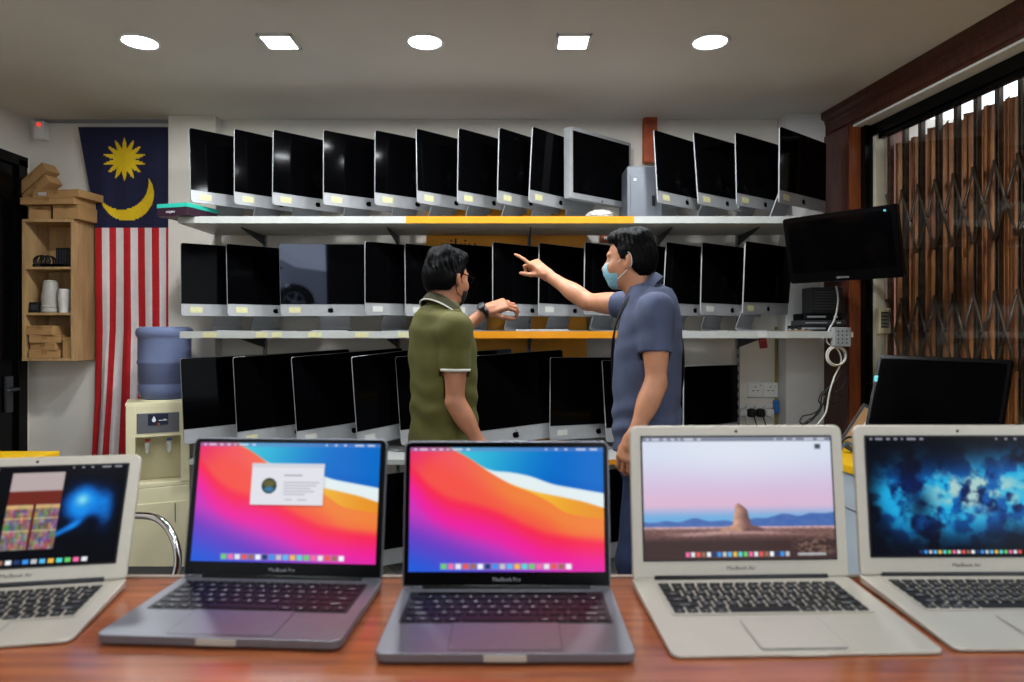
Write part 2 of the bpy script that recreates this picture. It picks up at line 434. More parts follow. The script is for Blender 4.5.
# ------------------------------------------------------------------ ceiling lamps
def area_light(name, loc, size, power, color=(.93, .97, 1.), rot=(0, 0, 0), shape='DISK'):
    l = bpy.data.lights.new(name, 'AREA'); l.shape = shape; l.size = size; l.energy = power; l.color = color
    o = bpy.data.objects.new(name, l); COL.objects.link(o); o.location = loc; o.rotation_euler = rot
    return o
LAMP_W = 15.
LAMPX = [(140, 'round'), (279.5, 'square'), (425, 'round'), (573, 'square'), (710, 'round')]
ORD = ['leftmost round', 'left square', 'middle round', 'right square', 'rightmost round']
def ceiling_lamp(x, y, kind, label, group, power=None):
    t = thing('ceiling_lamp', label, 'ceiling lamp', (x, y, CEIL), 0, group)
    if kind == 'round':
        MB().lathe([(.070, -.0005), (.086, -.0005), (.088, -.004), (.084, -.009), (.074, -.010), (.070, -.006)], n=32, cap=False).build('rim', M['white'], t)
        MB().lathe([(.0715, -.001), (.0715, -.0065), (.06, -.008), (.001, -.0085)], n=32).build('diffuser', M['lamp'], t)
    else:
        f = MB()
        for sx, sy, dx, dy in ((-1, 0, .014, .152), (1, 0, .014, .152), (0, -1, .152, .014), (0, 1, .152, .014)):
            f.box((sx * .069, sy * .069, -.005), (dx, dy, .010), b=.002)
        f.build('rim', M['white'], t)
        MB().box((0, 0, -.004), (.126, .126, .007), b=.002).build('diffuser', M['lamp'], t)
    l = area_light('lamp_light', (0, 0, -.02), .13, power or LAMP_W, shape='DISK' if kind == 'round' else 'SQUARE'); l.parent = t
    return t
for (px, kind), o in zip(LAMPX, ORD):
    p = at(px, 41, 2.96)
    ceiling_lamp(p.x, 2.96, kind, '%s recessed lamp in the ceiling row' % o, 'recessed ceiling lamps')
for yy in (.9, -.9):  # unseen lamp rows added to brighten the laptops and the men's backs
    for k in range(5):
        ceiling_lamp(-1.2 + .6 * k, yy, 'square' if k % 2 else 'round', 'added unseen ceiling lamp brightening the counter and the front of the room', 'added ceiling lamps over the counter', 5.)
# ------------------------------------------------------------------ all-in-one computers on the shelves
def apple_poly(s):
    """bitten apple outline, height about s, plus leaf"""
    pts = []
    n = 44
    for i in range(n):
        a = 2 * PI * i / n + PI / 2
        x, y = math.cos(a), math.sin(a)
        r = .40
        r += .05 * abs(math.cos(a)) ** 2                    # wider shoulders
        if y > .8: r -= .35 * (y - .8)                      # dip at the top
        if y < -.86: r -= .45 * (-y - .86)                  # dip at the bottom
        px, py = x * r * (1. - .12 * max(0, -y)), y * r - .06
        bx, by, br = .52, .02, .22                          # the bite
        d = math.hypot(px - bx, py - by)
        if d < br:
            k = br / max(d, 1e-4); px, py = bx + (px - bx) * k, by + (py - by) * k
        pts.append((px * s, py * s))
    leaf = [(.02, .36), (.05, .47), (.17, .56), (.16, .45), (.08, .38)]
    return pts, [(x * s, y * s) for x, y in leaf]

def display_mesh(W, H, ch):
    """aluminium housing, origin at the bottom edge centre of the front face, front towards -Y"""
    mb = MB(); rings = []
    for inset, y, rr in ((.0015, -.0005, .012), (0, .001, .0125), (0, .0065, .0125), (.004, .009, .014), (.05, .016, .05), (.12, .028, .08), (.17, .036, .09), (.185, .037, .09)):
        k = inset * W / .528
        rings.append([(x, y, z) for x, z in rrect(W - 2 * k, H - 2 * k, max(rr, .004), 5, 0, H / 2)])
    mb.loft(rings, smooth=True)
    return mb
def make_computer(size, tag_kind):
    W, H, ch = size
    t = thing('desktop_computer', 'x', 'desktop computer')
    d = display_mesh(W, H, ch).build('display', M['alu'], t)
    b = .0012
    MB().prism(rrect(W - .003, H - ch, [.0005, .0115, .0115, .0005], 5, 0, ch + (H - ch) / 2 - .0015), -.0022, .0008).build('screen', M['glass_black'], d)
    a, lf = apple_poly(.036 * W / .528)
    mb = MB()
    for pl in (a, lf): mb.prism([(x, z + ch * .5) for x, z in pl], -.0016, 0)
    mb.build('logo', M['black_gloss'], d)
    if tag_kind:
        sx = -W * .5 + .075
        w_, h_ = (.062, .030)
        m = MB().box((sx, -.0013, ch * .5), (w_, .0012, h_))
        m.build('price_sticker', M['sticker'] if tag_kind == 1 else M['sticker_white'], d)
    # stand: bent aluminium sheet, foot forward and arm leaning up to the hinge
    k = W / .528
    prof = [(-.055, .004), (.05, .004), (.105, .005), (.128, .011), (.136, .026), (.132, .045), (.085, .16), (.05, .235)]
    s = MB(); path = catmull([(0, y * k, z * k) for y, z in prof], 4)
    rl = []
    for i, p in enumerate(path):
        tt = i / (len(path) - 1); hw = (.095 - .022 * tt) * k
        q0 = path[max(i - 1, 0)]; q1 = path[min(i + 1, len(path) - 1)]
        dd = (q1 - q0).normalized(); nn = Vector((0, -dd.z, dd.y)) * .0035
        rl.append([(-hw, p.y + nn.y, p.z + nn.z), (hw, p.y + nn.y, p.z + nn.z), (hw, p.y - nn.y, p.z - nn.z), (-hw, p.y - nn.y, p.z - nn.z)])
    s.loft(rl, smooth=False)
    s.build('stand', M['alu'], t)
    return t
S21 = (.528, .386, .066); S27 = (.65, .47, .083)
def scaled(sz, k): return tuple(a * k for a in sz)
PROTO = {}
def place_computer(size, p, zs, label, group, sticker=1, src=None):
    """p = front bottom-left corner x, y, z, yaw, tilt, roll (degrees); zs = shelf height"""
    key = (size, sticker)
    if key in PROTO: t = copy_tree(PROTO[key])
    else: t = PROTO[key] = make_computer(size, sticker)
    X, Y, Z, ps, ti, ro = p
    W = size[0]
    Mz = Matrix.Rotation(R(ps), 4, 'Z')
    Ml = Matrix.Rotation(-R(ti), 4, 'X') @ Matrix.Rotation(-R(ro), 4, 'Y')
    base = Vector((X, Y, 0)) + Mz @ Vector((W / 2, .012, 0)); base.z = zs
    t.location = base; t.rotation_euler = (0, 0, R(ps))
    loc = Mz.inverted() @ (Vector((X, Y, Z)) - base) + Ml @ Vector((W / 2, 0, 0))
    for c in t.children:
        if c.name.split('.')[0] == 'display': c.matrix_basis = Matrix.Translation(loc) @ Ml
    tag(t, label, 'desktop computer', group)
    return t
ZS1, ZS2, ZS3, ZS4 = 1.930, 1.338, .697, .06
G1, G2, G3 = 'desktop computers on the top shelf', 'desktop computers on the middle shelf', 'desktop computers on the lower shelf'
row1 = [(-1.649,3.510,2.003,47.7,2.0,1.0),(-1.432,3.523,1.996,50,-1.5,0.9),(-1.243,3.544,1.997,46.4,-3,0.9),(-0.981,3.554,1.998,41.0,-2.,1.0),
 (-0.714,3.556,1.998,41.2,-2.,0.9),(-0.489,3.534,2.004,45.1,0.7,0.7),(-0.282,3.539,2.004,46,-2.1,0.9),(-0.075,3.532,2.004,48,-2.5,0.7),(0.088,3.536,2.009,47.9,-4.,0.4),
 (0.762,3.567,2.013,41.0,3.7,0.3),(0.977,3.578,2.006,38.8,4.3,0.5),(1.185,3.597,2.005,37.3,1.4,0.2),(1.362,3.48,1.995,41.5,-1.0,1.2)]
L1 = ['beside the teal box at the left end of the top shelf', 'second from the left end on the top shelf', 'third from the left end on the top shelf', 'fourth from the left end on the top shelf',
 'on the top shelf where its edge turns yellow', 'on the top shelf, first over the yellow edge from the left', 'on the top shelf, second over the yellow edge from the left',
 'on the top shelf, third over the yellow edge, right of centre', 'on the top shelf tucked behind the thick silver monitor', 'on the top shelf right of the grey computer tower',
 'on the top shelf, second right of the grey tower', 'on the top shelf, third right of the grey tower', 'at the right end of the top shelf by the wooden pillar']
for p, l in zip(row1, L1):
    place_computer(S21, p, ZS1, 'black-screened silver desktop computer ' + l, G1)
row2 = [(-1.745,3.60,1.421,36,0.2,0.2),(-1.508,3.622,1.421,42.3,2.6,0.2),(-1.240,3.66,1.421,5.7,-4.8,0.2),(-0.765,3.56,1.424,42.6,-0.4,0.5),(-0.563,3.613,1.421,38.3,1.5,-0.3),
 (-0.339,3.620,1.421,36,-.8,.6),(-0.101,3.598,1.425,36.0,0.6,-0.4),(0.142,3.630,1.425,38.0,0.0,-0.5),(0.383,3.635,1.428,36.5,-0.7,-0.5),(0.612,3.635,1.428,38.4,-1.6,-0.5),
 (0.802,3.635,1.428,36.3,-3.4,-0.6),(1.005,3.640,1.428,34.8,-1.2,-0.5),(1.220,3.61,1.429,41.3,-2.9,1.0)]
L2 = ['at the left end of the middle shelf above the water bottle', 'second from the left end on the middle shelf', 'facing straight ahead on the middle shelf',
 'on the middle shelf right of the straight-facing one', 'on the middle shelf left of the olive shirted man', 'on the middle shelf behind the olive shirted man', 'on the middle shelf behind the pointing hand',
 'on the middle shelf above the white keyboard', 'on the middle shelf behind the masked face', 'on the middle shelf hidden by the blue shirted man',
 'on the middle shelf, first right of the man in blue', 'on the middle shelf, second right of the man in blue', 'at the right end of the middle shelf beside the black devices']
for p, l in zip(row2, L2):
    q_ = place_computer(S21, p, ZS2, 'black-screened silver desktop computer ' + l, G2, 1 if l[:2] != 'on' else 2)
    if l.startswith('facing'):
        sc = [c for d_ in q_.children for c in d_.children if c.name.startswith('screen')][0]; sc.data = sc.data.copy(); sc.data.materials[0] = M['glass_mirror']
K = scaled
row3 = [(K(S27, .95), (-1.700,3.540,0.752,36.2,2.1,2.0), 'at the left end of the lower shelf beside the water dispenser', 0),
 (S27, (-1.417,3.530,0.737,39.5,0.4,3.0), 'second from the left end on the lower shelf', 1), (S27, (-1.116,3.556,0.737,38.2,1.4,3.6), 'third from the left end on the lower shelf', 2),
 (S27, (-0.794,3.518,0.740,42.6,-0.6,4.8), 'on the lower shelf just left of the man in olive', 2), (S27, (-0.584,3.602,0.737,17.5,4.0,3.4), 'on the lower shelf hidden behind the man in olive', 0),
 (S27, (-0.269,3.459,0.738,24.9,5.5,3.1), 'on the lower shelf just right of the man in olive', 1), (K(S27, .94), (0.201,3.623,0.760,25.5,1.0,-0.9), 'on the lower shelf, below the white keyboard', 2),
 (K(S27, .94), (0.509,3.67,0.743,31.7,5.3,-0.1), 'partly behind the man in blue on the lower shelf', 0), (S21, (0.88,3.50,0.774,42,0.4,-0.8), 'on the lower shelf to the right of the man in blue', 0)]
for sz, p, l, st in row3:
    place_computer(sz, p, ZS3, 'large black-screened desktop computer ' + l if sz != S21 else 'black-screened desktop computer ' + l, G3, st)
place_computer(S27, (-.78, 3.46, .128, 30, 2, 0), ZS4, 'desktop computer down by the floor, seen between the two middle dark laptops', 'desktop computers by the floor', 1)
place_computer(S27, (.20, 3.46, .128, 30, 2, 0), ZS4, 'desktop computer down by the floor, seen left of the jeans', 'desktop computers by the floor', 0)

# ------------------------------------------------------------------ shelves
def shelf(label, z, x0, x1, y0, th, edge_runs, bare=0., brackets=(), board='shelf_white', stickers=()):
    t = thing('wall_shelf', label, 'shelf', ((x0 + x1) / 2, (y0 + WB) / 2, z - th))
    o = t.location.copy()
    yb = WB - .095
    MB().box(((x0 + x1) / 2 - o.x, (y0 + yb) / 2 - o.y, th / 2), (x1 - x0, yb - y0, th), b=.001).build('board', M[board], t)
    for a, b, m in edge_runs:
        MB().box(((a + b) / 2 - o.x, y0 - o.y - .002, th / 2), (b - a, .0045, th + .003)).build('edge_strip', M[m], t)
    for x in brackets:
        mb = MB()
        poly = [(y0 + .10, -.004), (yb, -.003), (yb, -.055), (yb - .015, -.055), (y0 + .11, -.010)]
        mb.loft([[(x + dx - o.x, y - o.y, zz) for y, zz in poly] for dx in (-.003, .003)], smooth=False)
        mb.build('bracket', M['dark_grey'], t)
    for x, w_, m in stickers:
        MB().box((x - o.x, y0 - o.y - .0052, th / 2 - .001), (w_, .0012, th * .8)).build('price_sticker', M[m], t)
    return t
def X(px, Y): return (px - CX) / FPX * Y
Y1 = 3.52
BR = [X(254, 3.8), X(393, 3.8), X(530, 3.8), X(664.6, 3.8), X(747.7, 3.8)]
shelf('top wall shelf, white edge with a yellow middle stretch, full of desktop computers', ZS1, X(178, Y1), X(826, Y1), Y1, .033,
      [(X(199.5, Y1), X(406, Y1), 'shelf_white'), (X(406, Y1), X(634, Y1), 'shelf_yellow'), (X(634, Y1), X(826, Y1), 'shelf_white')], brackets=BR)
shelf('middle wall shelf, white and yellow edge, behind the two men', ZS2, X(180, Y1), X(846, Y1), Y1, .033,
      [(X(180, Y1), X(463, Y1), 'shelf_white'), (X(463, Y1), X(621, Y1), 'shelf_yellow'), (X(621, Y1), X(846, Y1), 'shelf_white')], brackets=BR,
      stickers=[(X(a, Y1), b, m) for a, b, m in ((210, .07, 'sticker'), (262, .06, 'sticker'), (277, .05, 'sticker'), (315, .07, 'sticker'), (362, .07, 'sticker'), (403, .05, 'sticker'), (467, .04, 'sticker'), (762, .05, 'sticker_white'))])
Y3 = 3.41
shelf('lower shelf with yellow middle stretch, carrying the largest screens', ZS3, X(189, Y3), X(740, Y3), Y3, .022,
      [(X(189, Y3), X(470, Y3), 'shelf_white'), (X(470, Y3), X(660, Y3), 'shelf_yellow'), (X(660, Y3), X(740, Y3), 'shelf_white')], brackets=BR[:4])
mb = MB().box((0, 0, .03), (2.2, .6, .06), b=.004)
o = mb.build('plinth', M['shelf_white']); o.location = (-.1, 3.68, 0); tag(o, 'low white plinth on the floor under the shelves', 'plinth')
for x, l in zip(BR, ('leftmost', 'second', 'middle', 'fourth', 'rightmost')):
    mb = MB().box((0, 0, .95), (.022, .014, 1.9))
    for k in range(36): mb.box((0, -.0075, .05 + k * .05), (.007, .001, .022), 1)
    o = mb.build('shelf_upright', [M['grey'], M['black_matte']]); o.location = (x, WB - .080 + .0, .1)
    tag(o, '%s slotted steel upright holding the wall shelves' % l, 'shelf upright', 'slotted shelf uprights')
# amber boards on the wall behind the middle of the shelves
for x0, x1, l in ((X(426, 3.98), X(530, 3.98), 'left'), (X(530.8, 3.98), X(587, 3.98), 'right')):
    o = MB().box(((x0 + x1) / 2, WB - .035, 1.33), (x1 - x0, .05, 1.62), b=.002).build('wall_board', M['amber'])
    tag(o, '%s amber board on the wall behind the shelves' % l, 'wall board', 'amber wall boards')
    if l == 'left':
        vs, fs = text_mesh('zikiu', .115, .001)
        lt = MB().add(vs, fs, 0, False, STAND).build('lettering', M['black'], o); lt.location = (X(459, 3.98), WB - .0615, 1.838)
# ------------------------------------------------------------------ laptops on the counter
ZC = .9365
ct = thing('sales_counter', 'long red brown wooden counter top under the five laptops', 'counter', (0, 0, 0))
MB().box((.05, .765, ZC - .018), (3.4, .63, .036), b=.005).build('counter_top', M['counter'], ct)
MB().box((.05, 1.0845, ZC - .018), (3.4, .010, .040), b=.002).build('edge_trim', M['counter_edge'], ct)
MB().box((.05, .80, .46), (3.3, .50, .84), b=.004).build('cabinet', M['wood_dark'], ct)
MB().box((.05, .80, .03), (3.2, .44, .06)).build('kickboard', M['black'], ct)

def screen_obj(name, W, H, fn, parent, mx, nx=260, strength=1.):
    """flat emissive screen: fn(u, v) -> sRGB 0..1 arrays, u right, v down"""
    ny = max(8, int(nx * H / W))
    u, v = np.meshgrid(np.linspace(0, 1, nx), np.linspace(0, 1, ny))
    col = np.clip(fn(u, v), 0, 1)
    lin = np.where(col <= .04045, col / 12.92, ((col + .055) / 1.055) ** 2.4)
    vs = np.stack([(u - .5) * W, np.zeros_like(u), (1 - v) * H], -1).reshape(-1, 3)
    idx = np.arange(nx * ny).reshape(ny, nx)
    q = np.stack([idx[:-1, :-1], idx[1:, :-1], idx[1:, 1:], idx[:-1, 1:]], -1).reshape(-1, 4)
    me = bpy.data.meshes.new(name)
    me.from_pydata(vs.tolist(), [], q.tolist())
    at_ = me.color_attributes.new('picture', 'FLOAT_COLOR', 'POINT')
    at_.data.foreach_set('color', np.concatenate([lin.reshape(-1, 3), np.ones((nx * ny, 1))], 1).astype(np.float32).ravel())
    key = 'lit_screen_%.2f' % strength
    m = bpy.data.materials.get(key)
    if m is None:
        m = bpy.data.materials.new(key); m.use_nodes = True; t = m.node_tree; b = t.nodes['Principled BSDF']
        b.inputs['Base Color'].default_value = (.004, .004, .005, 1); b.inputs['Roughness'].default_value = .12; b.inputs['Specular IOR Level'].default_value = .08
        a = t.nodes.new('ShaderNodeAttribute'); a.attribute_name = 'picture'
        t.links.new(a.outputs['Color'], b.inputs['Emission Color']); b.inputs['Emission Strength'].default_value = strength
    me.materials.append(m)
    return link(name, me, parent, None, mx)

def smooth(a, b, x): t = np.clip((x - a) / (b - a), 0, 1); return t * t * (3 - 2 * t)
def C3(r, g, b): return np.array([r, g, b]) / 255.
def mixc(a, b, t): return a + (b - a) * t[..., None]
def noise2(u, v, f, seed=0, octv=4):
    """value noise"""
    r = np.random.default_rng(seed); out = 0; amp = 1; tot = 0
    for o in range(octv):
        n = 64; g = r.random((n + 1, n + 1)); x = (u * f) % (n - 1); y = (v * f) % (n - 1)
        i = x.astype(int); j = y.astype(int); fx = x - i; fy = y - j; fx = fx * fx * (3 - 2 * fx); fy = fy * fy * (3 - 2 * fy)
        a = g[j, i] * (1 - fx) + g[j, i + 1] * fx; b = g[j + 1, i] * (1 - fx) + g[j + 1, i + 1] * fx
        out = out + amp * (a * (1 - fy) + b * fy); tot += amp; amp *= .5; f *= 2
    return out / tot
def rectm(u, v, a, b, c, d, e=.004): return smooth(a - e, a + e, u) * (1 - smooth(b - e, b + e, u)) * smooth(c - e, c + e, v) * (1 - smooth(d - e, d + e, v))
def dock(img, u, v, x0, x1, y0, y1, n, bar=.35, seed=3, span=1.):
    r = np.random.default_rng(seed)
    if bar: img = mixc(img, np.array([.8, .8, .9]), rectm(u, v, x0, x1, y0, y1) * bar)
    pal = [(90, 190, 250), (235, 235, 240), (60, 150, 240), (110, 210, 110), (245, 250, 255), (250, 190, 70), (240, 90, 80), (200, 200, 205), (250, 110, 170), (40, 60, 110), (90, 220, 220), (160, 110, 90)]
    w_ = (x1 - x0) / n
    for k in range(n):
        col = C3(*pal[int((k * 5 + seed) % len(pal))])
        a = x0 + w_ * (k + .14); b = x0 + w_ * (k + .86)
        img = mixc(img, col, rectm(u, v, a, b, y0 + (y1 - y0) * .14, y1 - (y1 - y0) * .14, .003))
    return img
def menubar(img, u, v, h, col, mark, dens=70):
    img = mixc(img, col, rectm(u, v, -1, 2, -1, h) * .55)
    r = np.random.default_rng(5)
    for a, b in ((.02, .035), (.05, .09), (.11, .13), (.15, .17), (.19, .20), (.22, .27), (.29, .31), (.70, .71), (.75, .765), (.80, .815), (.86, .91), (.93, .97)):
        img = mixc(img, mark, rectm(u, v, a, b, h * .25, h * .75, .003) * .75)
    return img
def pic_waves(u, v):
    """colourful layered waves"""
    def cv(*pts):
        xs, ys = zip(*pts); y = np.interp(u, xs, ys)
        return y
    def cvs(*pts):
        acc = 0
        for d in (-.03, -.015, 0, .015, .03): 
            xs, ys = zip(*pts); acc = acc + np.interp(u + d, xs, ys)
        return acc / 5
    img = mixc(C3(60, 196, 222) + 0 * u[..., None], C3(4, 110, 205), smooth(.25, .85, u + v * .25))
    img = mixc(img, C3(0, 84, 190), smooth(.1, .35, v - .28 * u + .12) * smooth(.5, .9, u))
    wt = cvs((0, -.3), (.2, -.02), (.3, .10), (.42, .19), (.52, .20), (.62, .23), (.74, .30), (.85, .33), (1, .37), (1.1, .4))
    img = mixc(img, C3(232, 244, 246), smooth(-.008, .012, v - wt))
    yt = cvs((0, -.2), (.2, -.01), (.34, .12), (.44, .24), (.54, .31), (.65, .36), (.78, .40), (.9, .44), (1, .49), (1.1, .53))
    yc = mixc(C3(250, 196, 60) + 0 * u[..., None], C3(238, 150, 40), smooth(.55, 1., u))
    img = img + (yc - img) * smooth(-.008, .012, v - yt)[..., None]
    ot = cvs((0, -.3), (.12, -.06), (.2, 0.), (.30, .08), (.40, .19), (.52, .30), (.62, .36), (.72, .44), (.80, .53), (.9, .56), (1, .58), (1.1, .58))
    oc = mixc(C3(248, 84, 96) + 0 * u[..., None], C3(246, 134, 62), smooth(.1, .6, u))
    oc = mixc(oc, C3(250, 84, 70), smooth(.06, .26, v - ot) * .8)
    oc = mixc(oc, C3(236, 40, 120), (1 - smooth(0, .25, u + v * .6)) * .8)
    img = img + (oc - img) * smooth(-.01, .014, v - ot)[..., None]
    pt = cvs((-.1, -.02), (0, .14), (.1, .32), (.2, .42), (.32, .46), (.45, .52), (.58, .62), (.7, .70), (.85, .74), (1, .76), (1.1, .76))
    dp = v - pt
    pc = mixc(C3(252, 44, 84) + 0 * u[..., None], C3(244, 36, 160), smooth(.0, .2, dp))
    pc = mixc(pc, C3(206, 56, 190), smooth(.16, .34, dp))
    lw = (v - .58) + .62 * (.42 - u)
    pc = mixc(pc, C3(108, 66, 200), smooth(.16, .42, lw))
    pc = mixc(pc, C3(40, 92, 220), smooth(.34, .66, lw))
    img = img + (pc - img) * smooth(-.05, .04, dp)[..., None]
    return img
def pic_a(u, v):
    img = menubar(pic_waves(u, v), u, v, .032, np.array([.45, .5, .75]), np.array([.95, .95, .98]))
    return dock(img, u, v, .16, .835, .93, .985, 18)
def pic_b(u, v):
    img = pic_a(u, v)
    img = mixc(img, np.array([.15, .02, .08]), rectm(u, v, .305, .70, .185, .535, .015) * .35)
    img = mixc(img, np.array([.90, .90, .93]), rectm(u, v, .30, .70, .175, .525, .004))
    img = mixc(img, np.array([.84, .84, .88]), rectm(u, v, .30, .70, .175, .21, .004))
    d = np.hypot((u - .40) * 1.6, v - .365); img = mixc(img, np.array([.12, .16, .12]), 1 - smooth(.062, .070, d))
    dx, dy = (u - .40) * 1.6, v - .365
    img = mixc(img, np.array([.45, .42, .2]), (1 - smooth(.02, .045, np.hypot(dx * .6, dy + .02))) * .8)
    img = mixc(img, np.array([.25, .5, .7]), (1 - smooth(.012, .035, np.hypot(dx * .5, dy - .03))) * .9)
    for a, b, y in ((.48, .58, .275), (.48, .675, .335), (.48, .66, .36), (.48, .63, .385), (.48, .65, .41), (.48, .60, .435), (.49, .53, .48), (.56, .61, .48)):
        img = mixc(img, np.array([.62, .62, .66]), rectm(u, v, a, b, y - .006, y + .006, .004) * (.95 if y < .3 else .55))
    return img
def pic_desert(u, v):
    img = mixc(C3(214, 224, 242) + 0 * u[..., None], C3(216, 196, 226), smooth(.1, .45, v))
    img = mixc(img, C3(222, 186, 214), smooth(.36, .56, v) * (1 - .3 * smooth(.5, 1, u)))
    img = mixc(img, C3(112, 176, 226), smooth(.55, .68, v))
    img = mixc(img, C3(232, 236, 246), (1 - smooth(0, .5, v)) * (1 - smooth(.1, .7, np.hypot(u - .55, v * .8))) * .7)
    hl = .685 + .01 * np.sin(u * 17) + .008 * np.sin(u * 41) - .055 * smooth(.55, .8, u) + .02 * (noise2(u, v * 0, 12, 4) - .5)
    hc = mixc(C3(62, 104, 176) + 0 * u[..., None], C3(92, 118, 182), noise2(u, v, 30, 6))
    img = img + (hc - img) * (smooth(-.006, .008, v - hl))[..., None]
    gl = .735
    gc = mixc(C3(210, 172, 176) + 0 * u[..., None], C3(120, 88, 84), smooth(.0, .035, v - gl))
    gc = mixc(gc, C3(196, 156, 152), (1 - smooth(.0, .03, np.abs(v - .79 - .01 * np.sin(u * 9)))) * smooth(.05, .3, u) * (1 - smooth(.5, .95, u)) * .9)
    gn = noise2(u * 2.2, v * 3.4, 26, 9, 5)
    gc = mixc(gc, C3(54, 40, 40), smooth(.79, .87, v) * (.55 + .5 * gn))
    gc = gc * (0.78 + .45 * gn)[..., None]
    img = img + (gc - img) * (smooth(-.004, .006, v - gl))[..., None]
    # rock stack
    ang = noise2(u, v, 26, 21)
    hw = .028 + .018 * smooth(.56, .74, v) + .075 * smooth(.715, .765, v) + .008 * (ang - .5)
    cx_ = .508 + .012 * (v - .56) * 3
    top = .545 + 2.2 * np.abs(u - .497) ** 1.3 * 4 * .35
    m = (1 - smooth(-.004, .006, np.abs(u - cx_) - hw)) * smooth(-.004, .006, v - top) * (1 - smooth(.765, .785, v))
    rc = mixc(C3(196, 150, 128) + 0 * u[..., None], C3(112, 78, 78), smooth(-.03, .035, u - cx_)) * (.8 + .4 * ang)[..., None]
    img = img + (rc - img) * m[..., None]
    # shrub at the right
    sh = smooth(.45, .62, noise2(u * 1.3, v * 1.3, 40, 31)) * (1 - smooth(.06, .16, np.hypot((u - .90), (v - .88) * .9)))
    img = mixc(img, C3(132, 104, 92), sh * .8)
    img = menubar(img, u, v, .035, np.array([.2, .22, .3]), np.array([.9, .9, .95]))
    img = mixc(img, C3(70, 80, 90), rectm(u, v, .915, .945, .06, .10))
    img = mixc(img, C3(200, 205, 210), rectm(u, v, .80, .95, .953, .975) * .8)
    return dock(img, u, v, .21, .76, .935, .985, 20, .12, 8)
def pic_nebula(u, v):
    n1 = noise2(u * 1.5, v, 6, 41, 5); n2 = noise2(u * 1.5, v, 8, 43, 5); n3 = noise2(u * 1.5, v, 13, 47, 4)
    band = np.exp(-((v - .50 - .04 * np.sin(u * 5)) / .24) ** 2) * smooth(-.02, .22, u) * (1 - .6 * smooth(.85, 1.05, u))
    img = mixc(C3(3, 5, 14) + 0 * u[..., None], C3(4, 26, 80), np.clip(band * 1.5, 0, 1))
    img = mixc(img, C3(8, 92, 170), np.clip(band * 1.6 * smooth(.38, .62, n1), 0, 1))
    img = mixc(img, C3(30, 176, 224), np.clip(band * 1.5 * smooth(.45, .66, n2) * smooth(.36, .5, n1 + .12), 0, 1))
    ctr = np.exp(-(((u - .58) / .26) ** 2 + ((v - .46) / .16) ** 2))
    img = mixc(img, C3(170, 206, 204), np.clip(ctr * 1.6 * smooth(.42, .68, n3 * .5 + n2 * .5), 0, 1))
    lf = np.exp(-(((u - .16) / .12) ** 2 + ((v - .50) / .13) ** 2))
    img = mixc(img, C3(28, 170, 226), np.clip(lf * 1.3 * smooth(.35, .6, n2), 0, 1))
    img = mixc(img, C3(6, 14, 40), np.exp(-(((u - .27) / .06) ** 2 + ((v - .58) / .12) ** 2)) * .8)
    img = menubar(img, u, v, .035, np.array([.04, .05, .07]), np.array([.75, .75, .8]))
    return dock(img, u, v, .25, .80, .945, .985, 22, .05, 9)
def pic_swirl(u, v):
    n1 = noise2(u * 1.6, v, 8, 51, 4)
    img = C3(4, 5, 10) + 0 * u[..., None]
    dx, dy = (u - .80) * 1.7, v - .40
    rr = np.hypot(dx, dy); a = np.arctan2(dy, dx)
    blob = np.exp(-((rr - .05) / .15) ** 2) * (1 - .55 * np.exp(-(((u - .845) / .045) ** 2 + ((v - .60) / .09) ** 2)) * 1.6)
    arm = np.exp(-((dy - .25 + .55 * (dx + .14)) / .035) ** 2) * smooth(-.34, -.22, dx) * (1 - smooth(-.1, .02, dx))
    tail = np.exp(-(((u - .92) / .04) ** 2 + ((v - .48) / .2) ** 2))
    br = np.clip(blob + arm * .8 + tail * .45, 0, 1.2) * (.7 + .6 * n1)
    img = mixc(img, C3(6, 60, 150), np.clip(br * 1.3, 0, 1)); img = mixc(img, C3(20, 140, 236), np.clip(br * 1.4 - .35, 0, 1))
    img = mixc(img, C3(130, 224, 246), np.exp(-(((u - .78) / .035) ** 2 + ((v - .36) / .06) ** 2)))
    # open photo window: pale ceiling, red brown cabinet, lit shelves of colourful boxes
    a0, a1, b0, b1 = .385, .665, .06, .84
    pu, pv = (u - a0) / (a1 - a0), (v - b0) / (b1 - b0)
    ph = mixc(C3(186, 170, 170) + 0 * u[..., None], C3(112, 42, 32), smooth(.23, .26, pv))
    lit = smooth(.41, .43, pv)
    cell = noise2(pu * 1.0, pv * 1.4, 9, 61, 2); cell2 = noise2(pu, pv, 22, 63, 2); cell3 = noise2(pu, pv, 17, 67, 2)
    sc = np.stack([.22 + .55 * cell, .18 + .5 * cell2, .18 + .5 * cell3], -1)
    sc = mixc(sc, C3(236, 196, 120), (1 - smooth(.0, .05, np.abs(pv - .45))) * .8)
    for s_ in (.6, .76): sc = mixc(sc, C3(220, 190, 140), (1 - smooth(.0, .02, np.abs(pv - s_))) * .7)
    sc = mixc(sc, C3(96, 36, 30), 1 - smooth(.02, .035, np.abs(pu - .52)))
    ph = ph + (sc - ph) * lit[..., None]
    img = img + (ph - img) * rectm(u, v, a0, a1, b0, b1)[..., None]
    img = mixc(img, C3(5, 6, 9), rectm(u, v, -1, a0 - .005, .0, .9) * .7)
    img = mixc(img, C3(190, 190, 196), rectm(u, v, .08, .17, .165, .20) * .8)
    img = menubar(img, u, v, .032, np.array([.02, .02, .03]), np.array([.8, .8, .85]))
    return dock(img, u, v, .08, .86, .925, .985, 18, .0, 12)

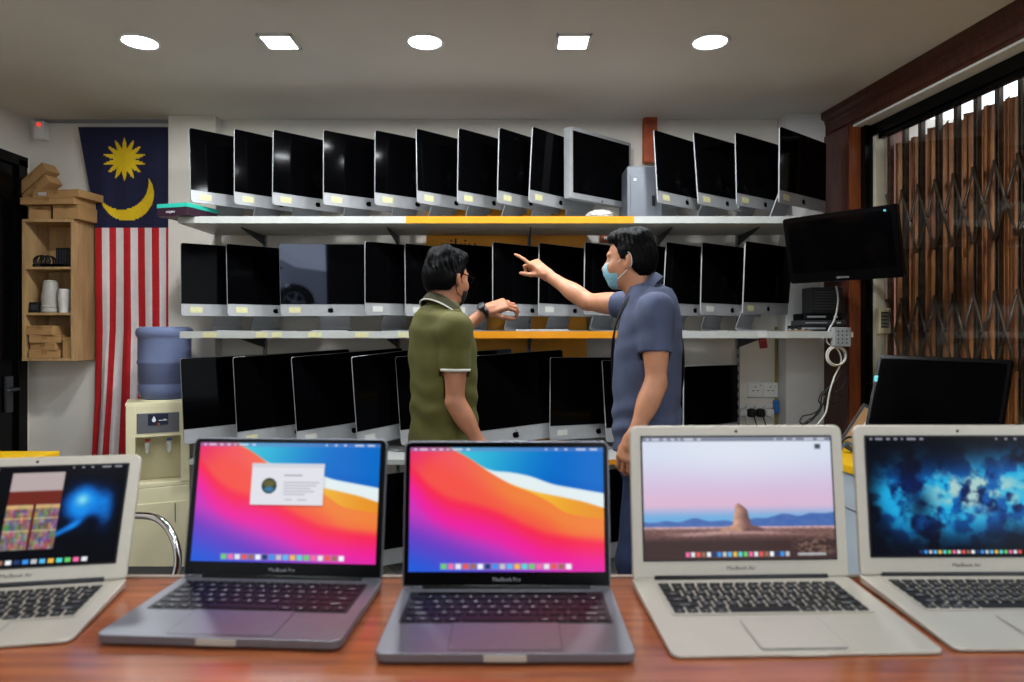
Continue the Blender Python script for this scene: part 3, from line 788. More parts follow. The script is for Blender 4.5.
KEYROWS = [(list('`1234567890-=') + ['del'], [1] * 13 + [1.5]), (['tab'] + list('QWERTYUIOP[]') + ['\\'], [1.5] + [1] * 13),
           (['caps'] + list("ASDFGHJKL;'") + ['ret'], [1.8] + [1] * 11 + [1.75]), (['sh'] + list('ZXCVBNM,./') + ['sh'], [2.35] + [1] * 10 + [2.3]),
           (['fn', 'ct', 'op', 'cm', ' ', 'cm', 'op', '<', 'v', '>'], [1, 1, 1, 1.25, 5.4, 1.25, 1, 1, 1, 1])]
GLY = {}
def key_mesh(w_, h_, ch):
    k = (round(w_, 4), round(h_, 4), ch)
    if k in GLY: return GLY[k]
    mb = MB().slab(rrect(w_, h_, .0018, 2), 0, .0014, 0)
    if len(ch) == 1 and ch != ' ':
        if ch not in GLY: GLY[ch] = text_mesh(ch, .0085)
        vs, fs = GLY[ch]
        mb.add([(p.x, p.y + .0006, .00145) for p in vs], fs, 1)
    elif ch != ' ':
        mb.box((0, -h_ * .22, .00145), (w_ * .35, h_ * .10, .0001), 1)
    o = mb.build('key', [M['key'], M['key_mark']], fix=False)
    me = o.data; bpy.data.objects.remove(o); GLY[k] = me
    return me

def make_laptop(style, label, front_l, front_r, depth, tilt, fn, text, fn_keys=True, strength=1.):
    """front_l / front_r = front corners of the base on the counter (x, y)"""
    fl, fr_ = Vector(front_l), Vector(front_r)
    mid = (fl + fr_) / 2; W = (fr_ - fl).length; ang = math.atan2(fr_.y - fl.y, fr_.x - fl.x)
    t = thing('laptop', label, 'laptop', (mid.x, mid.y, ZC), ang, 'laptops on the counter')
    air = style == 'air'
    D = depth; hb = .0150 if not air else .0160; hf = hb if not air else .0048
    alu = M['alu_light'] if air else M['alu_dark']
    # base, front at y = 0, hinge at y = D
    mb = MB(); rings = []
    out = rrect(W, D, [.011] * 4, 5, 0, D / 2)
    def ztop(y): return hf + (hb - hf) * min(1, max(0, y / D)) ** .8
    def inset(k): return rrect(W - 2 * k, D - 2 * k, [.011 - k * .3] * 4, 5, 0, D / 2)
    rings = [[(x, y, .0012 if not air else .0014) for x, y in inset(.006)], [(x, y, .35 * ztop(y)) for x, y in inset(.0004)],
             [(x, y, ztop(y) - .0006) for x, y in out], [(x, y, ztop(y)) for x, y in inset(.0008)]]
    mb.loft(rings, smooth=False)
    base = mb.build('base', alu, t)
    # slope of the deck
    z0, z1 = ztop(D * .42), ztop(D * .94); sl = math.atan2(z1 - z0, D * .52)
    for sx in (-1, 1):
        for yy in (.02, D - .02): MB().lathe([(.005, .0), (.005, .002)], (sx * (W / 2 - .03), yy, -.0), 10).build('rubber_foot', M['black'], base)
    kw = .268 if W > .303 or not air else .262
    if W < .302 and air: kw = .255
    kh = .098; ky = D - (.028 if air else .030) - kh
    def deck(y): return Vector((0, y, z0 + (y - D * .42) * math.tan(sl) + .0004))
    km = Matrix.Translation(deck(ky)) @ Matrix.Rotation(sl, 4, 'X')
    kb = MB().slab(rrect(kw + .006, kh + .006, .002, 2, 0, kh / 2), -.0004, .0003).build('keyboard', M['deck_dark'] if not air else M['alu_light'], t, mx=km)
    u = kw / 14.5; rows = KEYROWS; rh = kh / 5.45
    y = 0
    for ri, (chs, ws) in enumerate(reversed(rows)):
        x = -kw / 2; f = kw / (sum(ws) * 1.0)
        for ch, ww in zip(chs, ws):
            w_ = ww * f
            o = link('key', key_mesh(w_ - .0034, rh - .0032, ch), kb)
            o.location = (x + w_ / 2, y + rh / 2, .0003); x += w_
        y += rh
    fh = kh - y
    if air or fn_keys:
        for k in range(14):
            w_ = kw / 14
            o = link('key', key_mesh(w_ - .0034, fh - .0028, 'esc'), kb); o.location = (-kw / 2 + w_ * (k + .5), y + fh / 2, .0003)
    else:
        MB().slab(rrect(kw - .03, fh - .0025, .001, 1, -.005, y + fh / 2), .0003, .0009).build('touch_strip', M['black_gloss'], kb)
    # trackpad
    tw, th = (.105, .066) if air and W < .302 else ((.105, .076) if air else (.134, .083))
    ty = .008 if not air else .010
    tm = Matrix.Translation(deck(ty)) @ Matrix.Rotation(sl, 4, 'X')
    tp = MB().slab(rrect(tw + .0016, th + .0016, .004, 3, 0, th / 2), -.0003, .0000, 1).slab(rrect(tw, th, .0035, 3, 0, th / 2), -.0001, .0002, 0)
    tp.build('trackpad', [alu, M['grey'] if air else M['dark_grey']], t, mx=tm)
    # finger notch at the front, on dark laptops its reflection is a lighter colour
    nz = ztop(.001)
    MB().box((0, -.0002, nz * .62), (.044 if air else .05, .0022, nz * .5), b=.0006).build('finger_notch', M['alu_light'], t)
    # hinge
    MB().tube([(-W * .40, D - .008, hb + .001), (W * .40, D - .008, hb + .001)], .0048, 10).build('hinge', M['deck_dark'] if air else M['black'], t)
    # lid
    lh = D - .004; lt = .0045
    lm = Matrix.Translation((0, D - .008, hb + .0015)) @ Matrix.Rotation(-R(tilt), 4, 'X')
    rr = .010 if not air else .012
    lid = MB(); rg = [[(x, yy, z) for x, z in rrect(W - 2 * k, lh - 2 * k, [.004, rr, rr, .004], 6, 0, lh / 2)] for k, yy in ((.0012, -.0022), (0, -.0012), (0, lt * .6), (.004, lt))]
    lid.loft(rg, smooth=False)
    lid = lid.build('lid', alu, t, mx=lm)
    if air:
        sw = W - .0375; sh = sw * (10 / 16 if W > .31 else 9 / 16); bot = (.0355 if W > .31 else .027) * 1.0
        bot = (lh - sh) * .60
        MB().prism(rrect(sw + .005, sh + .005, .001, 1, 0, bot + sh / 2), -.0030, -.0018).build('screen_bezel', M['black'], lid)
    else:
        sw = .2865; sh = sw * 10 / 16; bot = .0215
        MB().prism(rrect(W - .004, lh - .004, [.002, .0085, .0085, .002], 6, 0, lh / 2), -.0029, -.0018).build('screen_bezel', M['black_gloss'], lid)
    screen_obj('screen', sw, sh, fn, lid, Matrix.Translation((0, -.0032, bot)), strength=strength)
    top = bot + sh + (lh - bot - sh) / 2
    MB().lathe([(.0021, 0), (.0021, .0006), (.001, .0007)], n=10, T=Matrix.Translation((0, -.0022 if air else -.0029, top)) @ Matrix.Rotation(PI / 2, 4, 'X')).build('camera', M['black_gloss'], lid)
    vs, fs = text_mesh(text, .0082 if air else .0074)
    MB().add(vs, fs, 0, False, Matrix.Translation((0, -.0026 if air else -.0032, bot * .5)) @ STAND).build('lettering', M['mark_dark'] if air else M['mark_grey'], lid)
    return t
SS = .95
make_laptop('pro', 'dark grey laptop with colourful wave picture and a white information window', (-.514, .840), (-.207, .822), .2124, 10, pic_b, 'MacBook Pro', True, SS)
make_laptop('pro', 'dark grey laptop with colourful wave picture, standing in the centre', (X(373.8, .790), .790), (X(636.5, .790), .790), .2140, 7, pic_a, 'MacBook Pro', False, SS)
make_laptop('air', 'silver laptop showing a desert rock under a pink sky', (.189, .806), (.519, .817), .231, 6, pic_desert, 'MacBook Air', True, SS)
make_laptop('air', 'silver laptop showing a glowing blue cloud, at the right edge', (.534, .824), (.861, .826), .230, 6, pic_nebula, 'MacBook Air', True, SS)
a1 = Vector((X(71., .848), .848)); dv = Vector((math.cos(R(10.5)), math.sin(R(10.5)))) * .300
make_laptop('air', 'silver laptop with a shop photo window open on a dark picture, at the left edge', a1 - dv, a1, .192, 22, pic_swirl, 'MacBook Air', True, SS)
# ------------------------------------------------------------------ silver monitor, tower, small things on the top shelf
def thick_monitor(p, W, H, T):
    X0, Y0, Z0, ps, ti, ro = p
    Mz = Matrix.Rotation(R(ps), 4, 'Z')
    base = Vector((X0, Y0, 0)) + Mz @ Vector((W / 2, .05, 0)); base.z = ZS1
    t = thing('monitor', 'thick silver-framed monitor standing turned on the top shelf', 'monitor', base, R(ps))
    Ml = Matrix.Rotation(-R(ti), 4, 'X') @ Matrix.Rotation(-R(ro), 4, 'Y')
    loc = Mz.inverted() @ (Vector((X0, Y0, Z0)) - base) + Ml @ Vector((W / 2, 0, 0))
    hs = MB(); 
    hs.loft([[(x, y, z) for x, z in rrect(W - 2 * k, H - 2 * k, .006, 3, 0, H / 2)] for k, y in ((.001, 0), (0, .001), (0, T - .002), (.004, T), (.05, T + .004))], smooth=False)
    h = hs.build('housing', M['alu'], t, mx=Matrix.Translation(loc) @ Ml)
    MB().prism(rrect(W - .036, H - .050, .001, 1, 0, H / 2 + .006), -.0012, .001).build('screen', M['glass_black'], h)
    a, lf = apple_poly(.016); m = MB()
    for pl in (a, lf): m.prism([(x, z + .011) for x, z in pl], -.0014, 0)
    m.build('logo', M['dark_grey'], h)
    s = MB(); prof = [(-.06, .004), (.06, .004), (.12, .008), (.135, .03), (.11, .12), (.08, .20)]
    path = catmull([(0, y, z) for y, z in prof], 4); rl = []
    for i, q in enumerate(path):
        q0 = path[max(i - 1, 0)]; q1 = path[min(i + 1, len(path) - 1)]; dd = (q1 - q0).normalized(); n = Vector((0, -dd.z, dd.y)) * .004
        rl.append([(-.11, q.y + n.y, q.z + n.z), (.11, q.y + n.y, q.z + n.z), (.11, q.y - n.y, q.z - n.z), (-.11, q.y - n.y, q.z - n.z)])
    s.loft(rl, smooth=False).build('stand', M['alu'], t)
k = .945
thick_monitor((.330 * k, 3.832 * k, CZ + (2.090 - CZ) * k, 43, -.7, 1.0), .55 * k, .40 * k, .05)
# grey tower behind it
tw = thing('computer_tower', 'grey computer tower standing on the top shelf behind the silver monitor', 'computer tower', (X(640, 3.86), 3.86, ZS1))
x0, x1 = X(622, 3.72), X(657, 3.72); wd = x1 - x0
MB().box((0, .0, .157), (wd, .28, .306), b=.005).box((-wd * .30, -.12, .004), (.02, .03, .008)).box((wd * .30, -.12, .004), (.02, .03, .008)).build('case', M['steel'], tw)
MB().box((-.01, -.143, .135), (wd * .72, .008, .25), b=.002).build('front_panel', M['steel'], tw)
MB().box((.045, -.149, .12), (.016, .006, .055), b=.001).build('power_button', M['black'], tw)
MB().box((-.055, -.149, .235), (.014, .004, .012), b=.001).build('indicator', M['white'], tw)
p = at(650, 140, WB - .03)
o = MB().box((0, 0, 0), (.078, .05, .27), b=.003).box((0, -.027, .11), (.06, .006, .03), b=.001).build('wooden_block', M['orange_wood']); o.location = (p.x, WB - .025, p.z)
tag(o, 'orange brown wooden board fixed on the wall above the grey tower', 'wooden board')
# crumpled plastic at the monitor foot
def crumple(name, m, loc, rad, seed, amp=.3, sub=4):
    bm = bmesh.new(); bmesh.ops.create_icosphere(bm, subdivisions=sub, radius=1.)
    r = np.random.default_rng(seed); ks = r.normal(size=(14, 3)) * 4; ph = r.random(14) * 6.28
    for v in bm.verts:
        d = 1 + amp * sum(abs(math.sin(v.co.dot(Vector(k_)) + p_)) - .6 for k_, p_ in zip(ks, ph)) / 4
        v.co = Vector((v.co.x * rad[0], v.co.y * rad[1], max(-rad[2] * .8, v.co.z * rad[2]))) * d
    zmin = min(v.co.z for v in bm.verts)
    for v in bm.verts: v.co.z -= zmin
    mb = MB().bm(bm, 0, True); bm.free()
    o = mb.build(name, m); o.location = loc
    return o
pb = at(600, 216, 3.60)
tag(crumple('plastic_bag', M['bag'], (pb.x, 3.595, ZS1), (.068, .03, .024), 3), 'crumpled pale plastic bag at the foot of the silver monitor', 'plastic bag')
# teal box at the left end of the top shelf
Yb = 3.60
tb = thing('product_box', 'flat teal and dark plum box lying at the left end of the top shelf', 'box', (X(188, Yb), Yb, ZS1), R(-17))
MB().box((0, 0, .021), (.19, .22, .042), b=.002).build('tray', M['plum'], tb)
MB().box((0, 0, .053), (.192, .222, .022), b=.002).build('lid', M['teal'], tb)
vs, fs = text_mesh('seagate', .020)
m = MB().add(vs, fs, 0, False, Matrix.Translation((-.01, -.1105, .022)) @ STAND); m.build('lettering', M['mark_white'], tb)
# wall box behind the right man's head
p = at(606, 235, 3.97)
o = MB().box((0, 0, -.012), (.044, .03, .045), 1, b=.002).box((0, -.002, .022), (.042, .034, .024), 0, b=.003).box((.004, -.0155, -.012), (.02, .002, .02), 0).build('junction_box', [M['white'], M['orange_wood']]); o.location = (p.x, WB - .016, p.z)
tag(o, 'small brown and white box on the wall beside the head of the man in blue', 'wall box')

# ------------------------------------------------------------------ middle shelf things
kx0, kx1 = X(515, 3.56), X(569, 3.56)
kb = thing('keyboard', 'slim white keyboard lying on the yellow part of the middle shelf', 'keyboard', ((kx0 + kx1) / 2, 3.585, ZS2))
MB().slab(rrect(kx1 - kx0, .105, .006, 3), 0, .008).build('base', M['alu'], kb)
kk = key_mesh(.0155, .0145, 'esc')
kw_me = MB().slab(rrect(.0158, .0150, .002, 2), 0, .003).build('key', M['white']); kme = kw_me.data; bpy.data.objects.remove(kw_me)
for r_ in range(6):
    for c_ in range(15):
        o = link('key', kme, kb); o.location = (-.126 + c_ * .018, -.042 + r_ * .0168, .0075)
# black devices at the right end
Yd = 3.72
bx = thing('recorder_box', 'black ventilated box standing on the small devices at the end of the middle shelf', 'electronic box', (X(822, Yd), Yd, ZS2 + .098))
m = MB().box((0, 0, .07), (.17, .12, .14), b=.005)
m.build('case', M['black_matte'], bx)
for i in range(7): MB().box((0, -.061, .025 + i * .015), (.14, .003, .005)).build('vent_slat', M['dark_grey'], bx)
for i, (dx, z, w_, d_, h_, mm, lb) in enumerate(((.0, .0, .25, .16, .034, 'black', 'flat black drive at the bottom of the device pile'), (.01, .0345, .23, .15, .026, 'dark_grey', 'dark grey drive in the middle of the device pile'), (.005, .061, .20, .14, .036, 'black_gloss', 'glossy black drive directly under the ventilated box'))):
    t = thing('disc_drive', lb + ' on the middle shelf', 'drive', (X(815, Yd) + dx, Yd - .01, ZS2 + z), R(2 * i - 2), 'stacked drives')
    MB().box((0, 0, h_ / 2), (w_, d_, h_), b=.003).build('case', M[mm], t)
    MB().box((-w_ * .18, -d_ / 2 - .001, h_ * .5), (w_ * .5, .003, h_ * .28)).build('slot', M['grey'], t)
    MB().box((w_ * .34, -d_ / 2 - .001, h_ * .5), (.02, .004, h_ * .3)).build('button', M['cable_white'], t)
cb = thing('circuit_board', 'small tan circuit board on top of the device pile', 'circuit board', (X(797, 3.60), 3.585, ZS2))
MB().box((0, 0, .006), (.12, .05, .003)).build('board', M['card'], cb)
for i in range(6): MB().box((-.045 + i * .018, .004 * (i % 3), .011), (.011, .014, .008), b=.001).build('chip', M['dark_grey' if i % 2 else 'grey'], cb)
MB().box((0, 0, .0025), (.09, .035, .005)).build('foot', M['black'], cb)
cb['label'] = 'small tan circuit board lying in front of the black devices on the middle shelf'
# cable duct + power strip + cable coil on the wooden pillar
cd = MB().box((0, 0, .15), (.016, .016, .36), b=.003).build('cable_duct', M['white']); cd.location = (X(835, 3.74), 3.90, 1.30 + .02)
tag(cd, 'white vertical cable duct below the wall television', 'cable duct')
pb_ = at(840, 337, 3.50)
ps = thing('power_adapter', 'grey power box with holes hanging at the end of the middle shelf', 'power box', (pb_.x, 3.52, pb_.z))
MB().box((.012, 0, 0), (.088, .05, .10), b=.006).build('case', M['grey'], ps)
for i in range(4):
    for j in range(3): MB().lathe([(.004, 0), (.004, .003)], n=8, T=Matrix.Translation((-.012 + j * .022, -.024, .03 - i * .02)) @ Matrix.Rotation(PI / 2, 4, 'X')).build('hole', M['dark_grey'], ps)
MB().box((.064, 0, .012), (.02, .022, .028), b=.003).build('plug', M['white'], ps)
m = MB()
for r_, dz, dy in ((.046, 0, 0), (.052, .002, .008), (.048, -.003, .016)):
    m.tube([(r_ * math.cos(2 * PI * i / 28), dy, dz + r_ * math.sin(2 * PI * i / 28)) for i in range(28)], .0042, 6, closed=True)
o = m.build('cable_coil', M['cable_white']); q = at(837, 356, 3.52); o.location = (q.x, 3.52, q.z); tag(o, 'coiled white cable hanging under the grey power box', 'cable')
def cable(name, pxs, Y, r, m, label, n=8, group=None):
    pts = catmull([at(a, b, Y + (c[0] if c else 0)) for a, b, *c in pxs], n)
    o = MB().tube(pts, r, 6).build(name, m); return tag(o, label, 'cable', group)
cable('cable', [(836, 286), (838, 300), (835, 318), (829, 330), (827, 342), (838, 350), (841, 362), (834, 378), (829, 395), (826, 412), (818, 424), (806, 436), (800, 446)], 3.54, .0045, M['cable_white'], 'white cable running down the wooden pillar from the television')
cable('cable', [(842, 362), (838, 378), (828, 388), (821, 394), (819, 402), (826, 404), (832, 396), (829, 390), (822, 396), (820, 408), (812, 414), (803, 416), (800, 422), (806, 424), (815, 415), (820, 408), (812, 420), (797, 426), (780, 440)], 3.56, .0036, M['cable_black'], 'tangled black cable looping beside the wooden pillar')
cable('cable', [(845, 352), (846, 376), (842, 388), (836, 392), (842, 398), (834, 404), (826, 396), (823, 404), (818, 414), (808, 420), (798, 430), (794, 442)], 3.60, .0036, M['cable_black'], 'second black cable hanging just right of the tangled one')
# sockets
def socket(px, py, Y, label, plug=None, w_=.088):
    p = at(px, py, Y)
    t = thing('wall_socket', label, 'wall socket', (p.x, Y, p.z), 0, 'wall sockets')
    MB().box((0, .006, 0), (w_, .014, .086), b=.003).build('plate', M['white'], t)
    m = MB()
    for dx, dz, a, b in ((0, .018, .005, .011), (-.013, -.004, .011, .005), (.013, -.004, .011, .005)): m.box((dx, -.0015, dz), (a, .002, b))
    m.build('pin_hole', M['dark_grey'], t)
    MB().box((w_ * .32, -.004, .022), (.014, .008, .02), b=.002).build('switch', M['white'], t)
    MB().box((w_ * .32, -.0082, .027), (.006, .001, .005)).build('switch_mark', M['red'], t)
    if plug:
        pg = MB(); pg.loft([[(x, y, z) for x, z in rrect(.05 * s_, .052 * s_, .016 * s_, 4, 0, -.004)] for s_, y in ((1, -.002), (1, -.012), (.9, -.024), (.6, -.034))], smooth=True)
        g = thing('plug', '%s plug in the %s' % (plug, label.split(',')[0]), 'plug', (p.x, Y, p.z), 0, 'plugs in the wall sockets')
        col = M['black'] if plug == 'black' else (M['blue'] if plug == 'blue' else M['white'])
        pg.build('body', col, g)
        pts = catmull([(0, -.03, -.008), (.004, -.045, -.03), (.018, -.04, -.07), (.03, -.03, -.12), (.03, -.02, -.2)], 5)
        MB().tube(pts, .0038, 6).build('cord', M['cable_black' if plug != 'white' else 'cable_white'], g)
    return t
YS = WB - .016
socket(755.5, 390, YS, 'upper left wall socket, empty'); socket(770.5, 390, YS, 'upper right wall socket, with red marks')
for px, pl, l in ((733, 'black', 'leftmost lower wall socket, beside the screen edge'), (742, 'white', 'second lower wall socket, with a white plug'), (751, 'black', 'third lower wall socket, with a black plug'), (760, 'black', 'fourth lower wall socket, with a black plug'), (769, 'white', 'fifth lower wall socket, with a pale plug')):
    socket(px, 412, YS, l, pl, .05)
p = at(777, 407, 4.0)
ba = thing('blue_adapter', 'small bright blue adapter at the right end of the lower sockets', 'adapter', (p.x, 4.02, p.z))
MB().box((0, 0, 0), (.026, .03, .075), b=.004).build('body', M['blue'], ba); MB().box((-.02, .006, -.02), (.018, .02, .02), b=.002).build('plug', M['orange_wood'], ba)
o = MB().box((0, 0, .4), (.014, .014, 1.0), b=.002).build('shade_stripe', M['stripe']); o.location = (X(779, 4.0), WB - .008, .47); tag(o, 'thin olive conduit of corner shade in colour beside the sockets', 'stripe')  # stands for the corner shadow, put into an olive colour
# red tag under the shelf
p = at(763, 343, 3.62)
o = MB().box((0, 0, 0), (.042, .003, .056)).box((0, -.002, .012), (.03, .001, .008), 1).build('hanging_tag', [M['darkred'], M['red']], fix=True); o.location = p; o.rotation_euler = (0, R(-8), 0)
hk = MB().tube([(0, 0, .028), (.003, 0, .05), (.0, 0, .062)], .0012, 6).build('string', M['cable_white'], o)
tag(o, 'dark red tag hanging under the middle shelf', 'tag')

# ------------------------------------------------------------------ television on the corner arm
s = .97; tvp = (1.483 * s, 3.636 * s, CZ + (1.591 - CZ) * s, -50.7, -14.3, 0.); tW, tH = .56 * s, .345 * s
tv = thing('television', 'black flat television tilted on the corner wall arm', 'television', (tvp[0], tvp[1], tvp[2]), R(tvp[3]))
Ml = Matrix.Rotation(-R(tvp[4]), 4, 'X') @ Matrix.Translation((tW / 2, 0, 0))
hs = MB(); hs.loft([[(x, y, z) for x, z in rrect(tW - 2 * k, tH - 2 * k, .012, 4, 0, tH / 2)] for k, y in ((.004, -.003), (0, .002), (0, .028), (.03, .045), (.10, .055))], smooth=False)
h = hs.build('housing', M['black_gloss'], tv, mx=Ml)
MB().prism(rrect(tW - .05, tH - .075, .002, 1, 0, tH / 2 + .015), -.0040, -.001).build('screen', M['glass_black'], h)
vs, fs = text_mesh('SAMSUNG', .013); MB().add(vs, fs, 0, False, Matrix.Translation((0, -.0041, .019)) @ STAND).build('lettering', M['mark_grey'], h)
MB().box((tW * .5 - .05, -.0042, tH - .022), (.011, .001, .010)).build('sticker', M['cyan'], h)
arm = MB().box((tW / 2, .075, tH * .45), (.10, .05, .10), b=.004)
arm.build('mount_plate', M['dark_grey'], tv)
e0 = Matrix.Rotation(-R(tvp[3]), 4, 'Z') @ (Vector((1.815, 3.84, 1.70)) - Vector(tvp[:3]))
MB().tube([(tW / 2, .09, tH * .45), (tW / 2 + .02, .17, tH * .45), tuple(e0)], .016, 10).build('wall_arm', M['dark_grey'], tv)

# ------------------------------------------------------------------ entry keypad
p = RW(.442, .141, CZ - (321 - HY) / FPX * 3.63)
kp = thing('door_keypad', 'cream entry keypad on the plaster strip beside the gate', 'keypad', (p.x, p.y, p.z), R(6))
MB().box((0, 0, 0), (.068, .03, .135), b=.006).build('case', M['cream'], kp)
MB().box((-.002, -.0158, .006), (.042, .002, .085), b=.0005).build('key_panel', M['dark_grey'], kp)
for i in range(4):
    for j in range(3): MB().box((-.014 + .012 * j, -.018, .034 - i * .019), (.009, .004, .012), b=.001).build('button', M['grey'], kp)
# ------------------------------------------------------------------ right desk along the window with monitor and clipboard
ZD = .78
yl = lambda Y: 1.40 + .105 * (2.84 - Y)                    # left face of the desk
dk = thing('window_desk', 'pale desk with yellow top along the shop window at right', 'desk', (0, 0, 0))
def xr(Y): return 1.785 + .105 * (WB - Y) - .0
def dpoly(off, y0, y1): return [(yl(y0) + off, y0), (xr(y0) + .06, y0), (xr(y1) + .06, y1), (yl(y1) + off, y1)]
MB().slab(dpoly(-.012, 1.30, 3.34), ZD - .03, ZD).build('desk_top', M['yellow_top'], dk)
MB().slab(dpoly(0, 1.32, 3.32), .06, ZD - .03).build('cabinet', M['desk_white'], dk)
MB().slab(dpoly(.03, 1.34, 3.30), 0, .06).build('kickboard', M['dark_grey'], dk)
for a, b, z0, z1 in ((1.34, 3.30, ZD - .185, ZD - .19 + .012),):
    MB().slab([(yl(a) - .001, a), (yl(a) + .01, a), (yl(b) + .01, b), (yl(b) - .001, b)], z0, z1).build('panel_seam', M['grey'], dk)
s = .93
mp = (1.578 * s, 3.073 * s, CZ + (.866 - CZ) * s, -55, 19.2, -1.); mW, mH = .528 * s, .386 * s
mt = thing('monitor', 'black monitor with a cyan edge sticker on the desk by the window', 'monitor', (mp[0], mp[1], ZD), R(mp[3]))
Ml = Matrix.Translation((0, 0, mp[2] - ZD)) @ Matrix.Rotation(-R(mp[4]), 4, 'X') @ Matrix.Rotation(-R(mp[5]), 4, 'Y') @ Matrix.Translation((mW / 2, 0, 0))
hs = MB(); hs.loft([[(x, y, z) for x, z in rrect(mW - 2 * k, mH - 2 * k, .010, 4, 0, mH / 2)] for k, y in ((.003, -.002), (0, .002), (0, .016), (.04, .034), (.10, .040))], smooth=False)
h = hs.build('housing', M['black_gloss'], mt, mx=Ml)
MB().prism(rrect(mW - .030, mH - .045, .002, 1, 0, mH / 2 + .006), -.0032, -.001).build('screen', M['glass_black'], h)
MB().box((-mW / 2 + .010, -.0035, mH * .70), (.016, .001, .026)).build('sticker', M['cyan'], h)
MB().slab(rrect(.22, .17, .02, 4, mW / 2, .07), 0, .010).build('stand_base', M['black_gloss'], mt)
MB().box((mW / 2, .10, .12), (.06, .02, .23), b=.006).build('stand_neck', M['black'], mt)
# clipboard
p = at(852, 428, 3.12)
cl = thing('clipboard', 'brown clipboard with white paper leaning against the wooden pillar', 'clipboard', (p.x, 3.10, ZD + .004), R(-28))
Ml = Matrix.Rotation(R(-24), 4, 'X') @ Matrix.Rotation(R(28), 4, 'Y')
MB().box((0, 0, .115), (.16, .012, .23), b=.004).build('board', M['black'], cl, mx=Ml)
MB().box((0, -.007, .118), (.132, .002, .19)).build('cover', M['card_tape'], cl, mx=Ml)
MB().box((.012, -.0088, .10), (.085, .0015, .13)).build('paper', M['sticker_white'], cl, mx=Ml)
MB().tube([(-.03, -.008, .215), (.03, -.008, .215)], .004, 8).build('clip', M['chrome'], cl, mx=Ml)
for (pts, mm, l) in (([(838, 447), (843, 440), (850, 437), (857, 440), (862, 447)], 'cable_black', 'black'), ([(839, 449), (845, 444), (851, 444), (857, 449)], 'blue', 'blue'), ([(841, 451), (846, 441), (852, 447)], 'stripe', 'olive green')):
    pp = catmull([at(a, b, 2.95) for a, b in pts], 6); pp = [Vector((v.x, v.y, max(v.z, ZD + .006))) for v in pp]
    tag(MB().tube(pp, .005, 6).build('wire', M[mm]), 'short %s wire loop lying on the yellow desk top' % l, 'wire')

# ------------------------------------------------------------------ left yellow table
tx1 = -2.106; ty1, ty0 = 3.18, 2.35
yt = thing('yellow_table', 'table with bright yellow top by the black door', 'table', (0, 0, 0))
MB().box(((tx1 - 2.80) / 2, (ty0 + ty1) / 2, ZD - .012), (tx1 + 2.80, ty1 - ty0, .024), b=.003).build('tabletop', M['yellow_top'], yt)
MB().box(((tx1 - 2.80) / 2, (ty0 + ty1) / 2, ZD - .06), (tx1 + 2.74, ty1 - ty0 - .06, .07), b=.003).build('apron', M['dark_grey'], yt)
for x in (-2.76, tx1 - .04):
    for y in (ty0 + .05, ty1 - .05): MB().box((x, y, .345), (.045, .045, .69), b=.004).build('leg', M['grey'], yt)

# ------------------------------------------------------------------ open wall cabinet with boxes
cx0, cx1, cyf, cyb, cz0, cz1 = -2.755, -2.465, 3.84, WB - .002, 1.174, 1.972
cab = thing('wall_cabinet', 'open plywood wall cabinet between the black door and the flag', 'cabinet', ((cx0 + cx1) / 2, (cyf + cyb) / 2, cz0))
o = cab.location
def cpart(name, x0, x1, y0, y1, z0, z1, m='wood_ply'): MB().box(((x0 + x1) / 2 - o.x, (y0 + y1) / 2 - o.y, (z0 + z1) / 2 - o.z), (x1 - x0, y1 - y0, z1 - z0), b=.001).build(name, M[m], cab)
cpart('side_panel', cx0, cx0 + .016, cyf, cyb, cz0, cz1); cpart('side_panel', cx1 - .016, cx1, cyf, cyb, cz0, cz1)
cpart('top_panel', cx0 + .016, cx1 - .016, cyf, cyb, cz1 - .016, cz1); cpart('bottom_panel', cx0 + .016, cx1 - .016, cyf, cyb, cz0, cz0 + .016)
cpart('back_panel', cx0 + .016, cx1 - .016, cyb - .008, cyb, cz0 + .016, cz1 - .016)
ZA, ZBs = 1.690, 1.432
cpart('shelf', cx0 + .016, cx1 - .016, cyf + .004, cyb - .008, ZA, ZA + .014); cpart('shelf', cx0 + .016, cx1 - .016, cyf + .004, cyb - .008, ZBs, ZBs + .014)
def carton(label, loc, dim, rz=0, ry=0, group='cardboard boxes', tape=True, lab=False, rx=0):
    t = thing('cardboard_box', label, 'box', loc, rz, group); t.rotation_euler = (R(rx), R(ry), R(rz))
    x, y, z = dim
    MB().box((0, 0, z / 2), dim, b=.0025).build('carton', M['card'], t)
    MB().box((0, 0, z + .0004), (x * .98, y * .05 + .004, .0008)).box((0, -y / 2 - .0004, z - .012), (.03, .0008, .024)).build('tape', M['card_tape'], t)
    m = MB()
    m.box((0, -y / 2 - .0008, z * .82), (x * .985, .0016, z * .02 + .0008)); m.build('lid_seam', M['card_tape'], t)
    if lab: MB().box((-x * .28, -y / 2 - .0012, z * .5), (.05, .0014, z * .45)).build('label', M['sticker_white'], t)
    return t
zt = cz1 + .0005
carton('wide low cardboard box at the bottom of the pile on the wall cabinet', (-2.53 + .025, 3.92, zt), (.15, .16, .078), -3)
carton('grey white folded sheet box beside it on the wall cabinet', (-2.70 + .025, 3.93, zt), (.12, .14, .076), 4)
bpy.context.view_layer.update()
carton('flat cardboard box second from the bottom on the wall cabinet', (-2.62 + .025, 3.91, zt + .079), (.32, .18, .040), -4)
carton('flat cardboard box with a white label on the wall cabinet', (-2.57 + .025, 3.92, zt + .1195), (.29, .19, .042), -8, lab=True)
carton('long narrow cardboard box tilted upward, topmost of the pile', (-2.70, 3.915, zt + .215), (.21, .09, .060), -10, -36)
carton('long narrow cardboard box tilted upward, just under the topmost', (-2.672, 3.905, zt + .155), (.19, .09, .052), -10, -36)
